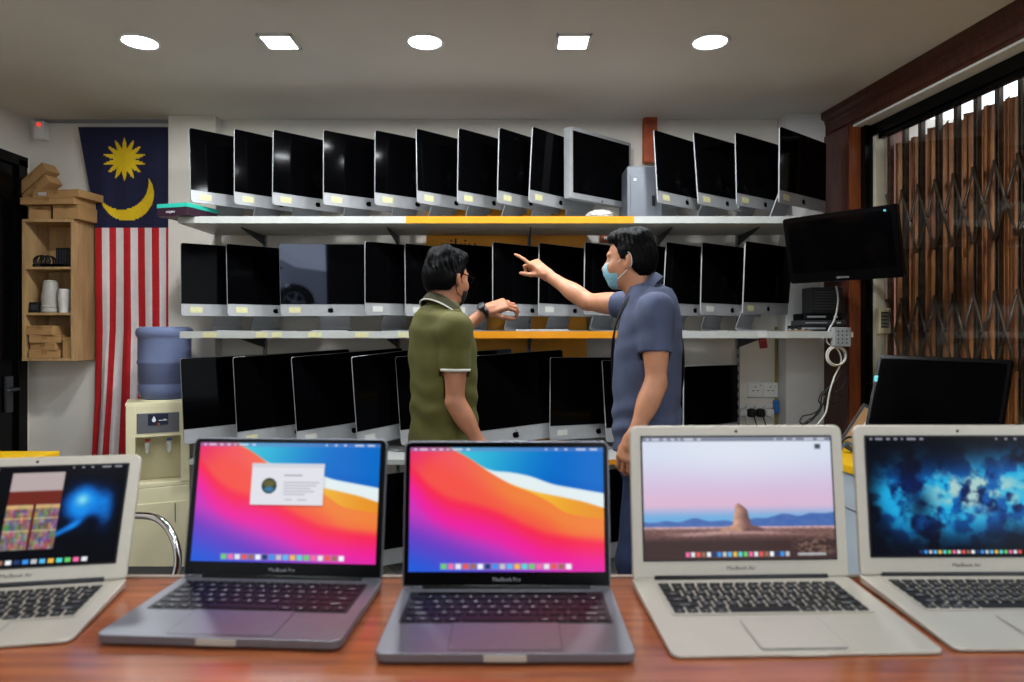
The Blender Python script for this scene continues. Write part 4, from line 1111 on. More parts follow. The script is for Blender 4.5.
for c_ in [x for x in COL.objects if x.get('label', '').startswith('grey white folded')]:
    c_['label'] = 'small cardboard box at the bottom left of the pile on the cabinet'
zb = cz0 + .0165
carton('small upright cardboard box at the right of the bottom compartment', (-2.511, 3.90, zb), (.052, .09, .118), 0)
carton('cardboard box at the bottom of the pile in the lowest compartment', (-2.645, 3.93, zb), (.17, .15, .045), 3)
carton('cardboard box second in the pile in the lowest compartment', (-2.645, 3.93, zb + .0455), (.15, .15, .040), -4)
carton('wide cardboard box third in the pile in the lowest compartment', (-2.640, 3.93, zb + .086), (.17, .16, .044), 3)
carton('wide cardboard box topmost in the lowest compartment', (-2.658, 3.925, zb + .1305), (.152, .16, .052), -2)
# white cups and roll on the middle board
cu = thing('cup_stack', 'stack of white paper cups in the middle compartment of the wall cabinet', 'cups', (-2.555, 3.90, ZBs + .0145), 0)
for i in range(5): MB().lathe([(.026 + .0004, 0), (.034, .085), (.0355, .087), (.0335, .085), (.025, .003)], (0, 0, i * .012), 20, cap=False).build('cup', M['white'], cu)
o2 = MB().lathe([(.046, 0), (.048, .01), (.044, .05), (.046, .09), (.040, .13), (.036, .17), (.030, .185), (.012, .188)], n=20).lathe([(.047, .03), (.049, .035), (.047, .04)], n=20).build('paper_roll', M['bag']); o2.location = (-2.642, 3.91, ZBs + .0145); tag(o2, 'tall wrapped white roll in the middle compartment of the cabinet', 'paper roll')
t = thing('adapter_box', 'small black box at the left of the middle cabinet compartment', 'black box', (-2.708, 3.90, ZBs + .0145), R(8)); MB().box((0, 0, .03), (.05, .08, .06), b=.005).build('case', M['black'], t); MB().box((0, -.041, .03), (.03, .003, .03)).build('panel', M['dark_grey'], t)
t = thing('phone_base', 'black ribbed device in the top compartment of the wall cabinet', 'black device', (-2.540, 3.93, ZA + .0145), R(-5))
MB().box((0, 0, .055), (.09, .12, .11), b=.006).build('case', M['black'], t)
for i in range(5): MB().box((-.032 + .016 * i, -.0615, .06), (.006, .004, .08)).build('rib', M['dark_grey'], t)
m = MB()
for i in range(5):
    r_ = .030 + .004 * (i % 2)
    m.tube([(r_ * math.cos(2 * PI * k / 20) + .012 * i - .03, .006 * i, .038 + r_ * math.sin(2 * PI * k / 20) * .95) for k in range(20)], .0045, 6, closed=True)
o2 = m.build('cable_coil', M['cable_black']); o2.location = (-2.670, 3.90, ZA + .0145); tag(o2, 'coiled black cable in the top compartment of the wall cabinet', 'cable')
t = thing('adapter_box', 'flat black adapter lying at the front of the top cabinet compartment', 'black box', (-2.620, 3.862, ZA + .0145), R(3)); MB().box((0, 0, .008), (.16, .03, .016), b=.003).build('case', M['black_gloss'], t); MB().box((-.05, -.016, .008), (.03, .002, .006)).build('panel', M['dark_grey'], t)

# small white siren box with red light in the corner
p = at(38, 131, 4.02)
t = thing('alarm_box', 'small white alarm box with red light in the left corner under the ceiling', 'alarm', (p.x + .02, WB - .03, p.z))
MB().box((0, 0, 0), (.062, .055, .105), b=.008).build('case', M['white'], t)
MB().lathe([(.013, 0), (.012, .006), (.006, .010), (.001, .011)], n=16, T=Matrix.Translation((.004, -.027, .03)) @ Matrix.Rotation(PI / 2, 4, 'X')).build('indicator', M['led_red'], t)

# ------------------------------------------------------------------ flag
def flag():
    nx, nz = 150, 220
    YFL = WB - .035
    def outline(v):
        yl_ = 127 + v * (458 - 127)
        l = np.interp(yl_, [127, 222, 226, 330, 400, 458], [78, 96, 95, 95.5, 93, 89])
        r_ = np.interp(yl_, [127, 229, 330, 458], [168, 169, 169.5, 166])
        return l, r_, yl_
    V = []; F = []; MI = []
    for j in range(nz + 1):
        v = j / nz; l, r_, y = outline(v)
        for i in range(nx + 1):
            u = i / nx; px = l + (r_ - l) * (u + .035 * math.sin(u * 12.6 + 1.1) * float(smooth(.45, 1., np.array(v))) * (1 - u))
            px += .9 * math.sin(u * 9 + v * 3) * min(1, v * 2) * smooth(.3, 1, np.array(v)) * (1 if 0 < i < nx else .3)
            amp = .004 + .020 * float(smooth(.25, 1., np.array(v)))
            dy = amp * math.sin(u * 20 + 1.3 * math.sin(v * 4) + v * 2) + .010 * float(smooth(.3, 1, np.array(v))) * math.sin(u * 47 + v * 5)
            V.append(tuple(at(px, y, YFL - .012 + dy * .8 - .012 * v)))
    vc = (228 - 127) / (458 - 127)
    # emblem geometry in photo pixels
    def star(px, py):
        cx, cy = 124.5, 159.5
        dx, dy = px - cx, py - cy; r_ = math.hypot(dx, dy); a = math.atan2(dx, dy)
        k = (a / (2 * PI) * 14) % 1.; k = abs(k - .5) * 2
        return r_ < 10.5 + (21.5 - 10.5) * max(0, (k - .0)) ** 1.0 if r_ > 10.5 else True
    def moon(px, py):
        return math.hypot(px - 127.2, py - 194) < 26.8 and math.hypot(px - 121.6, py - 182.6) > 27.
    for j in range(nz):
        v = (j + .5) / nz; l, r_, y = outline(v)
        for i in range(nx):
            u = (i + .5) / nx; px = l + (r_ - l) * u
            a = j * (nx + 1) + i
            F.append((a, a + nx + 1, a + nx + 2, a + 1))
            if v < vc: MI.append(3 if (star(px, y) or moon(px, y)) else 0)
            else:
                s_ = u * 10.4 + .0
                MI.append(1 if int(s_) % 2 == 0 else 2)
    me = bpy.data.meshes.new('national_flag'); me.from_pydata(V, [], F)
    for m_ in ('flag_navy', 'flag_red', 'flag_white', 'flag_yellow'): me.materials.append(M[m_])
    me.polygons.foreach_set('material_index', MI); me.polygons.foreach_set('use_smooth', [True] * len(F))
    o = link('national_flag', me)
    md = o.modifiers.new('cloth', 'SOLIDIFY'); md.thickness = .0015; md.offset = 0
    return tag(o, 'red and white striped flag with yellow star and crescent on navy, hung on the wall', 'flag')
flag()

# ------------------------------------------------------------------ water dispenser
Yw = 3.74
wx = X(158.5, Yw)
wd = thing('water_dispenser', 'cream water dispenser with two taps beside the flag', 'water dispenser', (wx, Yw, 0), R(27))
wh = CZ - (405 - HY) / FPX * (Yw - .15); W2, D2 = .300, .30
zr0, zr1 = CZ - (484 - HY) / FPX * (Yw - .15), CZ - (437 - HY) / FPX * (Yw - .15)   # recess
b = MB()
b.box((0, .01, wh / 2), (W2, D2 - .02, wh), b=.006)
b = MB().box((0, 0, zr0 / 2 - .01), (W2, D2, zr0 - .02), b=.006)                  # lower cabinet
b.box((0, 0, zr0 - .008), (W2, D2, .024), b=.004)
b.box((0, .07, (zr0 + wh) / 2), (W2, D2 - .14, wh - zr0), b=.004)                 # back column
for sx in (-1, 1): b.box((sx * (W2 / 2 - .022), -.08, (zr0 + wh) / 2), (.044, .15, wh - zr0), b=.004)
b.box((0, -.08, (zr1 + wh) / 2), (W2 - .06, .146, wh - zr1), b=.003)
b.box((0, 0, wh + .004), (W2 + .006, D2 + .004, .014), b=.005)
b.build('body', M['cream'], wd)
MB().box((0, -D2 / 2 - .003, zr0 * .45), (W2 - .03, .008, zr0 * .72), b=.003).build('door', M['cream'], wd)
MB().box((.08, -D2 / 2 - .008, zr0 * .70), (.004, .004, .10)).build('door_slot', M['dark_grey'], wd)
zc = (CZ - (411 - HY) / FPX * (Yw - .15) + zr1) / 2 + .005
lp = MB().box((0, -D2 / 2 - .001, zc), (.20, .010, .105), b=.002)
for i in range(9): lp.box((0, -D2 / 2 - .0065, zc - .045 + i * .011), (.196, .001, .004))
lp.build('front_panel', M['cream_dark'], wd)
lb = MB().box((0, -D2 / 2 - .0075, zc + .018), (.095, .003, .058), 0).build('label', M['navy_panel'], wd)
dr = [(.0, .020), (.008, .004), (.0095, -.004), (.006, -.011), (0, -.013), (-.006, -.011), (-.0095, -.004), (-.008, .004)]
m = MB().prism([(x - .02, z + zc + .018) for x, z in reversed(dr)], -D2 / 2 - .0100, -D2 / 2 - .0088)
m.prism(rrect(.04, .003, .001, 2, .022, zc + .013), -D2 / 2 - .0100, -D2 / 2 - .0088); m.prism(rrect(.012, .003, .001, 2, .03, zc + .018), -D2 / 2 - .0100, -D2 / 2 - .0088)
m.build('emblem', M['mark_white'], lb)
MB().prism(rrect(.012, .010, .004, 3, .002, zc - .006), -D2 / 2 - .0100, -D2 / 2 - .0088).build('mark', M['orange_wood'], lb)
for px_, mm in ((-.052, 'red'), (.052, 'blue')):
    ztap = CZ - (447 - HY) / FPX * (Yw - .15)
    tp = MB().lathe([(.012, .02), (.014, .0), (.011, -.03), (.008, -.045)], (px_, -.08, ztap), 14).tube([(px_, -.01, ztap), (px_, -.08, ztap)], .010, 8).build('tap', M['white'], wd)
    MB().box((px_, -.085, ztap + .027), (.024, .03, .012), b=.004).build('tap_lever', M[mm], tp)
MB().lathe([(.010, 0), (.010, .002)], n=12, T=Matrix.Translation((.0, -.004, zr0 + .08)) @ Matrix.Rotation(PI / 2, 4, 'X')).build('warning_mark', M['orange_wood'], wd)
wb = thing('water_bottle', 'large blue water bottle upside down on the dispenser', 'water bottle', (wx + .035, Yw, wh + .011))
h_ = CZ - (328 - HY) / FPX * Yw - wh
prof = [(.045, -.0), (.09, .004), (.116, .022), (.125, .045), (.1265, .085), (.124, .089), (.1235, .094), (.127, .099), (.1275, .190), (.1305, .196), (.1315, .203), (.1305, .210), (.1275, .216), (.1275, .325), (.130, .335), (.136, .345), (.138, .360), (.134, .378), (.118, .390), (.02, .388)]
sc_ = h_ / .395; rs_ = 1.045
MB().lathe([(r_ * rs_, z * sc_) for r_, z in prof], n=40).build('bottle', M['bottle'], wb)
MB().lathe([(.130, .0), (.132, .008), (.126, .014), (.10, .012)], (0, 0, -.002), 36, cap=False).build('collar', M['cream'], wb)

# ------------------------------------------------------------------ chrome chair behind the counter
chx = X(140, 2.3)
ch = thing('chrome_chair', 'chair with a curved chrome tube armrest behind the counter', 'chair', (-1.42, 2.3, 0))
def chp(px, py, Y): v = at(px, py, Y); return (v.x + 1.42, v.y - 2.3, v.z)
arc = [chp(112, 524, 2.42), chp(124, 517, 2.38), chp(140, 515.5, 2.34), chp(156, 518, 2.3), chp(168, 528, 2.27), chp(176, 545, 2.25), chp(178, 562, 2.24), chp(174, 580, 2.23)]
e = arc[-1]
MB().tube(catmull(arc + [(e[0] - .02, e[1], .46), (e[0] - .03, e[1], .40)], 8), .0125, 12).build('armrest_tube', M['chrome'], ch)
sx0 = e[0] - .42
MB().tube(catmull([(arc[0][0], arc[0][1], arc[0][2]), (arc[0][0] - .05, arc[0][1] + .02, arc[0][2] - .02), (sx0 - .01, arc[0][1] + .03, .58), (sx0, arc[0][1] + .03, .44)], 8), .0125, 12).build('armrest_tube', M['chrome'], ch)
MB().box(((sx0 + e[0]) / 2 - .01, .10, .42), (.40, .40, .045), b=.02).build('seat', M['black_matte'], ch)
for lx, ly in ((e[0] - .03, e[1]), (e[0] - .03, .26), (sx0, e[1]), (sx0, .26)):
    MB().tube([(lx, ly, .0), (lx, ly, .42)], .0125, 10).build('leg', M['chrome'], ch)
# ------------------------------------------------------------------ people: smooth implicit bodies polygonised on a grid
def nrm(v): v = np.asarray(v, float); return v / np.linalg.norm(v)
class Vol:
    def __init__(s, lo, hi, h):
        s.h = h; s.lo = np.asarray(lo, float); s.n = np.ceil((np.asarray(hi) - s.lo) / h).astype(int) + 1
        s.f = np.full(s.n, .2, np.float32)
    def grid(s, lo, hi):
        a = np.clip(np.floor((np.asarray(lo) - s.lo) / s.h).astype(int), 0, s.n - 1); b = np.clip(np.ceil((np.asarray(hi) - s.lo) / s.h).astype(int) + 1, 1, s.n)
        if np.any(b <= a): return None
        ax = [s.lo[i] + s.h * np.arange(a[i], b[i]) for i in range(3)]
        P = np.stack(np.meshgrid(*ax, indexing='ij'), -1)
        return tuple(slice(a[i], b[i]) for i in range(3)), P
    def add(s, fn, lo, hi, k=.012):
        m = k + .02
        g = s.grid(np.asarray(lo) - m, np.asarray(hi) + m)
        if g is None: return
        sl, P = g; d = fn(P); c = s.f[sl]
        h = np.clip(.5 + .5 * (c - d) / k, 0, 1) if k > 0 else (d < c) * 1.
        s.f[sl] = (c * (1 - h) + d * h - k * h * (1 - h))
    def cut(s, fn, lo, hi, k=.0):
        """subtract"""
        g = s.grid(np.asarray(lo) - .02, np.asarray(hi) + .02)
        if g is None: return
        sl, P = g; d = -fn(P); c = s.f[sl]
        if k > 0:
            h = np.clip(.5 - .5 * (c - d) / k, 0, 1); s.f[sl] = c * (1 - h) + d * h + k * h * (1 - h)
        else: s.f[sl] = np.maximum(c, d)
    def warp(s, fn):
        g = s.grid(s.lo, s.lo + s.h * s.n)
        s.f = s.f + fn(g[1]).astype(np.float32)
    def cone(s, a, b, ra, rb, k=.012):
        a, b = np.asarray(a, float), np.asarray(b, float); ab = b - a; L = max(ab @ ab, 1e-9); r = max(ra, rb)
        def fn(P):
            q = P - a; t = np.clip((q @ ab) / L, 0, 1)
            return np.linalg.norm(q - t[..., None] * ab, axis=-1) - (ra + (rb - ra) * t)
        s.add(fn, np.minimum(a, b) - r, np.maximum(a, b) + r, k)
    def ell(s, c, A, r, k=.012, sub=False):
        """A rows = local axes"""
        c = np.asarray(c, float); r = np.asarray(r, float); A = np.asarray(A, float); n_ = np.linalg.norm(A[0])
        def fn(P):
            q = (P - c) @ A.T / (n_ * n_); k0 = np.linalg.norm(q / r, axis=-1); k1 = np.linalg.norm(q / (r * r), axis=-1) + 1e-9
            return k0 * (k0 - 1) / k1 * n_
        m = r.max() * n_
        (s.cut if sub else s.add)(fn, c - m, c + m, k)
    def rbox(s, c, A, hb, rad, k=.012):
        c = np.asarray(c, float); hb = np.asarray(hb, float); A = np.asarray(A, float)
        def fn(P):
            q = np.abs((P - c) @ A.T) - (hb - rad)
            return np.linalg.norm(np.maximum(q, 0), axis=-1) + np.minimum(q.max(-1), 0) - rad
        m = np.linalg.norm(hb)
        s.add(fn, c - m, c + m, k)
    def mesh(s, name, m, parent=None, off=(0, 0, 0)):
        f = s.f; n = np.array(f.shape); neg = f < 0
        c8 = [neg[i:n[0] - 1 + i, j:n[1] - 1 + j, k:n[2] - 1 + k] for i in (0, 1) for j in (0, 1) for k in (0, 1)]
        anyn = np.zeros(n - 1, bool); alln = np.ones(n - 1, bool)
        for c in c8: anyn |= c; alln &= c
        act = anyn & ~alln; ci = np.argwhere(act); idx = np.full(n - 1, -1, np.int64); idx[act] = np.arange(len(ci))
        acc = np.zeros((len(ci), 3)); cnt = np.zeros(len(ci))
        for i in range(2):
            for j in range(2):
                for ax in range(3):
                    o0 = np.zeros(3, int); oth = [x for x in range(3) if x != ax]; o0[oth[0]] = i; o0[oth[1]] = j; o1 = o0.copy(); o1[ax] = 1
                    p0 = ci + o0; p1 = ci + o1; v0 = f[tuple(p0.T)]; v1 = f[tuple(p1.T)]
                    x = (v0 < 0) != (v1 < 0); t = np.where(x, v0 / np.where(x, v0 - v1, 1), 0)
                    acc += np.where(x[:, None], o0 + t[:, None] * (o1 - o0), 0); cnt += x
        V = s.lo + s.h * (ci + acc / cnt[:, None])
        F = []
        for ax in range(3):
            sl0 = [slice(None)] * 3; sl1 = [slice(None)] * 3; sl0[ax] = slice(0, -1); sl1[ax] = slice(1, None)
            e = neg[tuple(sl0)] != neg[tuple(sl1)]; pe = np.argwhere(e)
            b, c = [x for x in range(3) if x != ax]
            ok = (pe[:, b] > 0) & (pe[:, c] > 0) & (pe[:, b] < n[b] - 1) & (pe[:, c] < n[c] - 1); pe = pe[ok]
            def ix(db, dc): q = pe.copy(); q[:, b] += db; q[:, c] += dc; return idx[tuple(q.T)]
            q = np.stack([ix(-1, -1), ix(0, -1), ix(0, 0), ix(-1, 0)], -1)
            fl = neg[tuple(pe.T)]
            if ax == 1: fl = ~fl
            q = np.where(fl[:, None], q, q[:, ::-1]); F.append(q)
        F = np.concatenate(F); F = F[(F >= 0).all(1)]
        # light smoothing
        for it, lam in enumerate((.5, -.52)):
            sm = np.zeros_like(V); ct = np.zeros(len(V))
            for a, b in ((0, 1), (1, 2), (2, 3), (3, 0)):
                np.add.at(sm, F[:, a], V[F[:, b]]); np.add.at(sm, F[:, b], V[F[:, a]]); np.add.at(ct, F[:, a], 1); np.add.at(ct, F[:, b], 1)
            V = V + lam * (sm / np.maximum(ct, 1)[:, None] - V)
        V = V - np.asarray(off)
        me = bpy.data.meshes.new(name); me.from_pydata(V.tolist(), [], F.tolist()); me.materials.append(m)
        me.polygons.foreach_set('use_smooth', [True] * len(F)); me.update()
        return link(name, me, parent)

def frame(f, up=(0, 0, 1)):
    """rows: forward, left, up"""
    f = nrm(f); l = nrm(np.cross(up, f)); u = np.cross(f, l); return np.array([f, l, u])
def vnoise(P, fr, seed):
    r = np.random.default_rng(seed); out = 0
    for _ in range(7):
        k = r.normal(size=3) * fr; out = out + np.sin(P @ k + r.random() * 6.28)
    return out / 4.

def hand(vol, wrist, d, s, right, curls, thumb, spread=(.10, .03, -.03, -.10), hs=1., knuckle=.088):
    """d towards the fingers, s towards the thumb side"""
    d = nrm(d); s = nrm(np.asarray(s) - d * (np.asarray(s) @ d)); n = np.cross(d, s) * (-1 if right else 1)
    A = np.array([d, s, n]); w = np.asarray(wrist, float)
    vol.rbox(w + d * .048 * hs + s * .001, A, np.array([.050, .040, .0145]) * hs, .013 * hs, .012)
    vol.ell(w + d * .030 * hs + s * .024 * hs + n * .010 * hs, A, np.array([.034, .018, .016]) * hs, .010)
    vol.ell(w + d * .035 * hs - s * .024 * hs + n * .006 * hs, A, np.array([.036, .016, .014]) * hs, .010)
    lens = ((.046, .027, .021), (.051, .031, .022), (.047, .029, .021), (.037, .022, .019)); offs = (.0305, .0105, -.0100, -.0295); fwd = (0, .004, .001, -.008)
    for L, o, fw, cu, sp in zip(lens, offs, fwd, curls, spread):
        p = w + d * (knuckle + fw) * hs + s * o * hs
        vol.ell(p, A, np.array([.0115, .0105, .0115]) * hs, .006)
        ang = 0; dd0 = nrm(d + s * sp)
        for i, (l, c) in enumerate(zip(L, cu)):
            ang += R(c); dd = dd0 * math.cos(ang) + n * math.sin(ang); q = p + dd * l * hs
            vol.cone(p, q, (.0092 - .0008 * i) * hs, (.0086 - .0011 * i) * hs, .0035); p = q
    p = w + d * .022 * hs + s * .030 * hs + n * .008 * hs
    for (a, b, c), l, r0, r1 in zip(thumb, (.044, .033, .026), (.0135, .0108, .0100), (.0110, .0100, .0082)):
        q = p + nrm(d * a + s * b + n * c) * l * hs; vol.cone(p, q, r0 * hs, r1 * hs, .006); p = q

def head(vol, c, A):
    def L(x, y, z): return np.asarray(c) + x * A[0] + y * A[1] + z * A[2]
    vol.ell(L(-.006, 0, .012), A, (.098, .076, .104), .02)
    vol.ell(L(.030, 0, -.050), A, (.062, .062, .062), .03)
    vol.ell(L(.040, 0, -.085), A, (.046, .046, .034), .025)
    vol.ell(L(.074, 0, -.104), A, (.018, .022, .016), .02)
    for sy in (-1, 1):
        vol.ell(L(.062, sy * .040, -.035), A, (.026, .024, .026), .02)       # cheeks
        vol.ell(L(.084, sy * .033, .0), A, (.016, .018, .011), .008, True)    # eye sockets
        vol.ell(L(.076, sy * .033, .0), A, (.0135, .0140, .0115), .004)       # lids
        vol.ell(L(-.006, sy * .077, -.014), frame(A[0] * .93 + A[1] * sy * -.35), (.020, .008, .033), .006)
        vol.ell(L(-.014, sy * .084, -.012), frame(A[0] * .93 + A[1] * sy * -.35), (.013, .006, .022), .006)
        vol.ell(L(.002, sy * .086, -.014), A, (.007, .007, .013), .004, True)
    vol.ell(L(.082, 0, .020), A, (.014, .048, .012), .014)                    # brow
    vol.cone(L(.090, 0, .004), L(.112, 0, -.034), .0085, .0135, .010)         # nose
    for sy in (-1, 1): vol.ell(L(.101, sy * .013, -.037), A, (.011, .008, .008), .006)
    vol.ell(L(.091, 0, -.064), A, (.010, .023, .006), .006); vol.ell(L(.089, 0, -.075), A, (.010, .020, .007), .006)

def hair(c, A, h, puff, seed, zline, m, parent, off, amp=.006):
    c = np.asarray(c); v = Vol(c - .17, c + .19, h)
    def L(x, y, z): return c + x * A[0] + y * A[1] + z * A[2]
    v.ell(L(-.012, 0, .020), A, (.101, .0845, .107 + puff * .3), .01)
    v.ell(L(-.034, 0, -.020), A, (.075, .080, .080), .02)
    v.ell(L(.034, .004, .078 + puff * .5), A, (.060, .064, .040 + puff * .6), .02)
    v.ell(L(-.03, .0, .085 + puff * .3), A, (.060, .066, .036 + puff * .5), .02)
    xs, zs = zip(*zline)
    def sub(P):
        q = (P - c) @ A.T; q = q / (A[0] @ A[0]); zt = np.interp(q[..., 0], xs, zs)
        return (q[..., 2] - zt) * .7
    # keep only above the hair line
    g = v.grid(v.lo, v.lo + v.h * v.n); P = g[1]
    q = (P - c) @ A.T / (A[0] @ A[0])
    az = np.arctan2(q[..., 1], q[..., 0])
    st = np.sin(az * 26 + q[..., 2] * 60 + 2 * vnoise(P, 30, seed)) * .35 + vnoise(P, 55, seed + 1) * .5 + vnoise(P, 110, seed + 2) * .35
    v.f = (v.f + st * amp * np.clip((q[..., 2] + .05) / .1, .25, 1)).astype(np.float32)
    v.f = np.maximum(v.f, -sub(P) + vnoise(P, 160, seed + 4) * .0025).astype(np.float32)
    # clear of the face below the fringe
    return v.mesh('hair', m, parent, off)

def torso_fn(C, f, slices, infl=0., wr=None, lean=0.):
    """slices: z, half width, half depth, forward offset"""
    zs = np.array([s_[0] for s_ in slices]); a_ = np.array([s_[1] for s_ in slices]); b_ = np.array([s_[2] for s_ in slices]); o_ = np.array([s_[3] for s_ in slices])
    zf = np.linspace(zs[0], zs[-1], 200)
    def sm(y):
        t = np.interp(zf, zs, y)
        for _ in range(10): t[1:-1] = (t[:-2] + 2 * t[1:-1] + t[2:]) / 4
        return t
    A_, B_, O_ = sm(a_), sm(b_), sm(o_); f = nrm(f); l = np.array([-f[1], f[0], 0.])
    def fn(P):
        z = P[..., 2]; a = np.interp(z, zf, A_) + infl; b = np.interp(z, zf, B_) + infl; o = np.interp(z, zf, O_)
        u = (P[..., 0] - C[0]) * l[0] + (P[..., 1] - C[1]) * l[1]; w = (P[..., 0] - C[0]) * f[0] + (P[..., 1] - C[1]) * f[1] - o
        e = 2.35
        d = ((np.abs(u / a) ** e + np.abs(w / b) ** e) ** (1 / e) - 1) * np.minimum(a, b)
        d = np.maximum(d, np.maximum(zs[0] - z, z - zs[-1]))
        return d
    return fn

def band_ring(c, axis, r, w, th, name, m, parent, off, n=28, e1=None, el=(1, 1)):
    """flat ring around an axis"""
    ax = nrm(axis); a = nrm(np.cross(ax, (0, 0, 1) if abs(ax[2]) < .9 else (1, 0, 0))); b = np.cross(ax, a); mb = MB(); rings = []
    c = np.asarray(c) - np.asarray(off)
    for t, rr in ((-w / 2, r), (-w / 2, r + th), (w / 2, r + th), (w / 2, r)):
        rings.append([tuple(c + ax * t + (a * math.cos(2 * PI * i / n) * el[0] + b * math.sin(2 * PI * i / n) * el[1]) * rr) for i in range(n)])
    rings.append(rings[0]); mb.loft(rings, smooth=True, cap=False)
    return mb.build(name, m, parent)

def shoe(parent, c, f, name='shoe'):
    ang = math.atan2(f[1], f[0]); T = Matrix.Translation(c) @ Matrix.Rotation(ang, 4, 'Z')
    mb = MB(); rings = []
    for z, k in ((0, .96), (.012, 1.0), (.03, .98), (.055, .85), (.08, .6), (.095, .5)):
        rings.append([(x * k + (1 - k) * -.07, y * k, z * (1.0 if x < 0 else max(.45, 1 - x * 3.2))) for x, y in rrect(.27, .095, [.045] * 4, 5, .04, 0)])
    mb.loft(rings, smooth=True, T=T); return mb.build(name, M['shoe'], parent)

def make_person(label, spec):
    S = spec; C = np.array(S['C'], float); f = nrm(S['f']); rt = np.array([f[1], -f[0], 0.]); off = np.array([C[0], C[1], 0.])
    t = thing('person', label, 'person', tuple(off))
    sl = S['slices']; HC = np.array(S['head'], float); HA = frame(S['hf'], S.get('hup', (0, 0, 1))) * S.get('hs', 1.)
    pts = np.array([S[k] for k in ('ls', 'le', 'lw', 'rs', 're', 'rw')] + [HC, C * [1, 1, 0]], float)
    lo = pts.min(0) - .24; hi = pts.max(0) + .24; lo[2] = -.01
    b = Vol(lo, hi, .0046)
    tf = torso_fn(C, f, sl, -.016)
    b.add(tf, (C[0] - .3, C[1] - .3, sl[0][0]), (C[0] + .3, C[1] + .3, sl[-1][0]), .02)
    nb = np.array(S['neck'], float)
    b.cone(nb + [0, 0, -.05], HC - HA[2] * .06 - HA[0] * .012, .064, .056, .025)
    head(b, HC, HA)
    for sd in ('l', 'r'):
        s_, e_, w_ = (np.array(S[sd + k], float) for k in 'sew')
        b.cone(s_, e_, .045, .037, .03)
        b.cone(e_, w_, .0365, .0250, .012)
        b.ell(e_ + (w_ - e_) * .28, frame(w_ - e_), (.085, .0400, .0385), .02)
        b.ell(s_ + (e_ - s_) * .5, frame(e_ - s_), (.10, .042, .044), .02)
        hd = S[sd + 'hand']
        b.cone(w_, w_ + nrm(hd['d']) * .03, .027, .026, .015)
        hand(b, w_, hd['d'], hd['s'], sd == 'r', hd['curls'], hd['thumb'], hd.get('spread', (.10, .03, -.03, -.10)), hd.get('hs', 1.))
    hipz = sl[0][0]
    for sd, sg in (('l', -1), ('r', 1)):
        hp = np.array([C[0], C[1], hipz]) + rt * sg * .062; kn = np.array([C[0], C[1], .49]) + rt * sg * .10 + f * .03; an = np.array([C[0], C[1], .08]) + rt * sg * .11 - f * .02
        b.cone(hp, kn, .072, .055, .02); b.cone(kn, an, .054, .038, .02)
    bo = b.mesh('body', S['skin'], t, off)
    # shirt
    v = Vol((C[0] - .42, C[1] - .42, S['hem'] - .03), (C[0] + .42, C[1] + .42, nb[2] + .12), .0058)
    v.add(torso_fn(C, f, sl, .013), (C[0] - .35, C[1] - .35, S['hem'] - .05), (C[0] + .35, C[1] + .35, nb[2] + .1), .02)
    v.cone(nb + [0, 0, -.06], nb + [0, 0, -.01], .085, .070, .04)
    for sd in ('l', 'r'):
        s_, e_ = (np.array(S[sd + k], float) for k in 'se'); ax = nrm(e_ - s_); fr_ = S['sleeve' + sd]
        end = s_ + (e_ - s_) * fr_
        v.ell(s_ + ax * .01, frame(ax), (.066, .060, .060), .05)
        def fn(P, s_=s_, ax=ax, end=end):
            q = P - s_; tt = np.clip(q @ ax, 0, 1); L = np.linalg.norm(end - s_)
            d = np.linalg.norm(q - tt[..., None] * ax, axis=-1) - (.0585 - .002 * tt / max(L, .01))
            return np.maximum(d, (P - end) @ ax)
        v.add(fn, np.minimum(s_, end) - .09, np.maximum(s_, end) + .09, .022)
        # hollow cuff
        def fc(P, s_=s_, ax=ax, end=end):
            q = P - end; tt = q @ ax
            return np.maximum(np.linalg.norm(q - tt[..., None] * ax, axis=-1) - .0460, -tt - .02)
        v.cut(fc, end - .09, end + .09)
    g = v.grid(v.lo, v.lo + v.h * v.n); P = g[1]; z = P[..., 2]
    lw = np.clip((1.18 - z) / .2, 0, 1)
    wr = np.sin(z * 62 + 2.4 * vnoise(P, 9, S['seed']) + ((P[..., 0] - C[0]) * f[0] + (P[..., 1] - C[1]) * f[1]) * 16) * .0030 * (.35 + lw) + vnoise(P, 14, S['seed'] + 3) * .0035 + vnoise(P, 34, S['seed'] + 5) * .0012
    v.f = (v.f + wr).astype(np.float32)
    for sd in ('l', 'r'):
        s_, e_ = (np.array(S[sd + k], float) for k in 'se'); ax = nrm(e_ - s_); end = s_ + (e_ - s_) * S['sleeve' + sd]
        q = P - end; tt = q @ ax; rad = np.linalg.norm(q - tt[..., None] * ax, axis=-1)
        v.f = np.maximum(v.f, -np.maximum(rad - .063, np.maximum(-tt, tt - .025))).astype(np.float32)
        v.f = np.maximum(v.f, -np.maximum(rad - .0445, np.maximum(-tt - .02, tt - .03))).astype(np.float32)
    v.f = np.maximum(v.f, S['hem'] - z + .004 * np.sin(P[..., 0] * 20)).astype(np.float32)
    so = v.mesh('shirt', S['shirt'], t, off)
    # trousers
    tv_ = Vol((C[0] - .28, C[1] - .28, .03), (C[0] + .28, C[1] + .28, hipz + .12), .0075)
    tv_.add(torso_fn(C, f, [(hipz - .06, sl[0][1] * .96, sl[0][2] * .98, sl[0][3]), (hipz, sl[0][1], sl[0][2], sl[0][3]), (hipz + .11, sl[0][1] * .97, sl[0][2] * .97, sl[0][3])], -.004), (C[0] - .3, C[1] - .3, hipz - .1), (C[0] + .3, C[1] + .3, hipz + .12), .02)
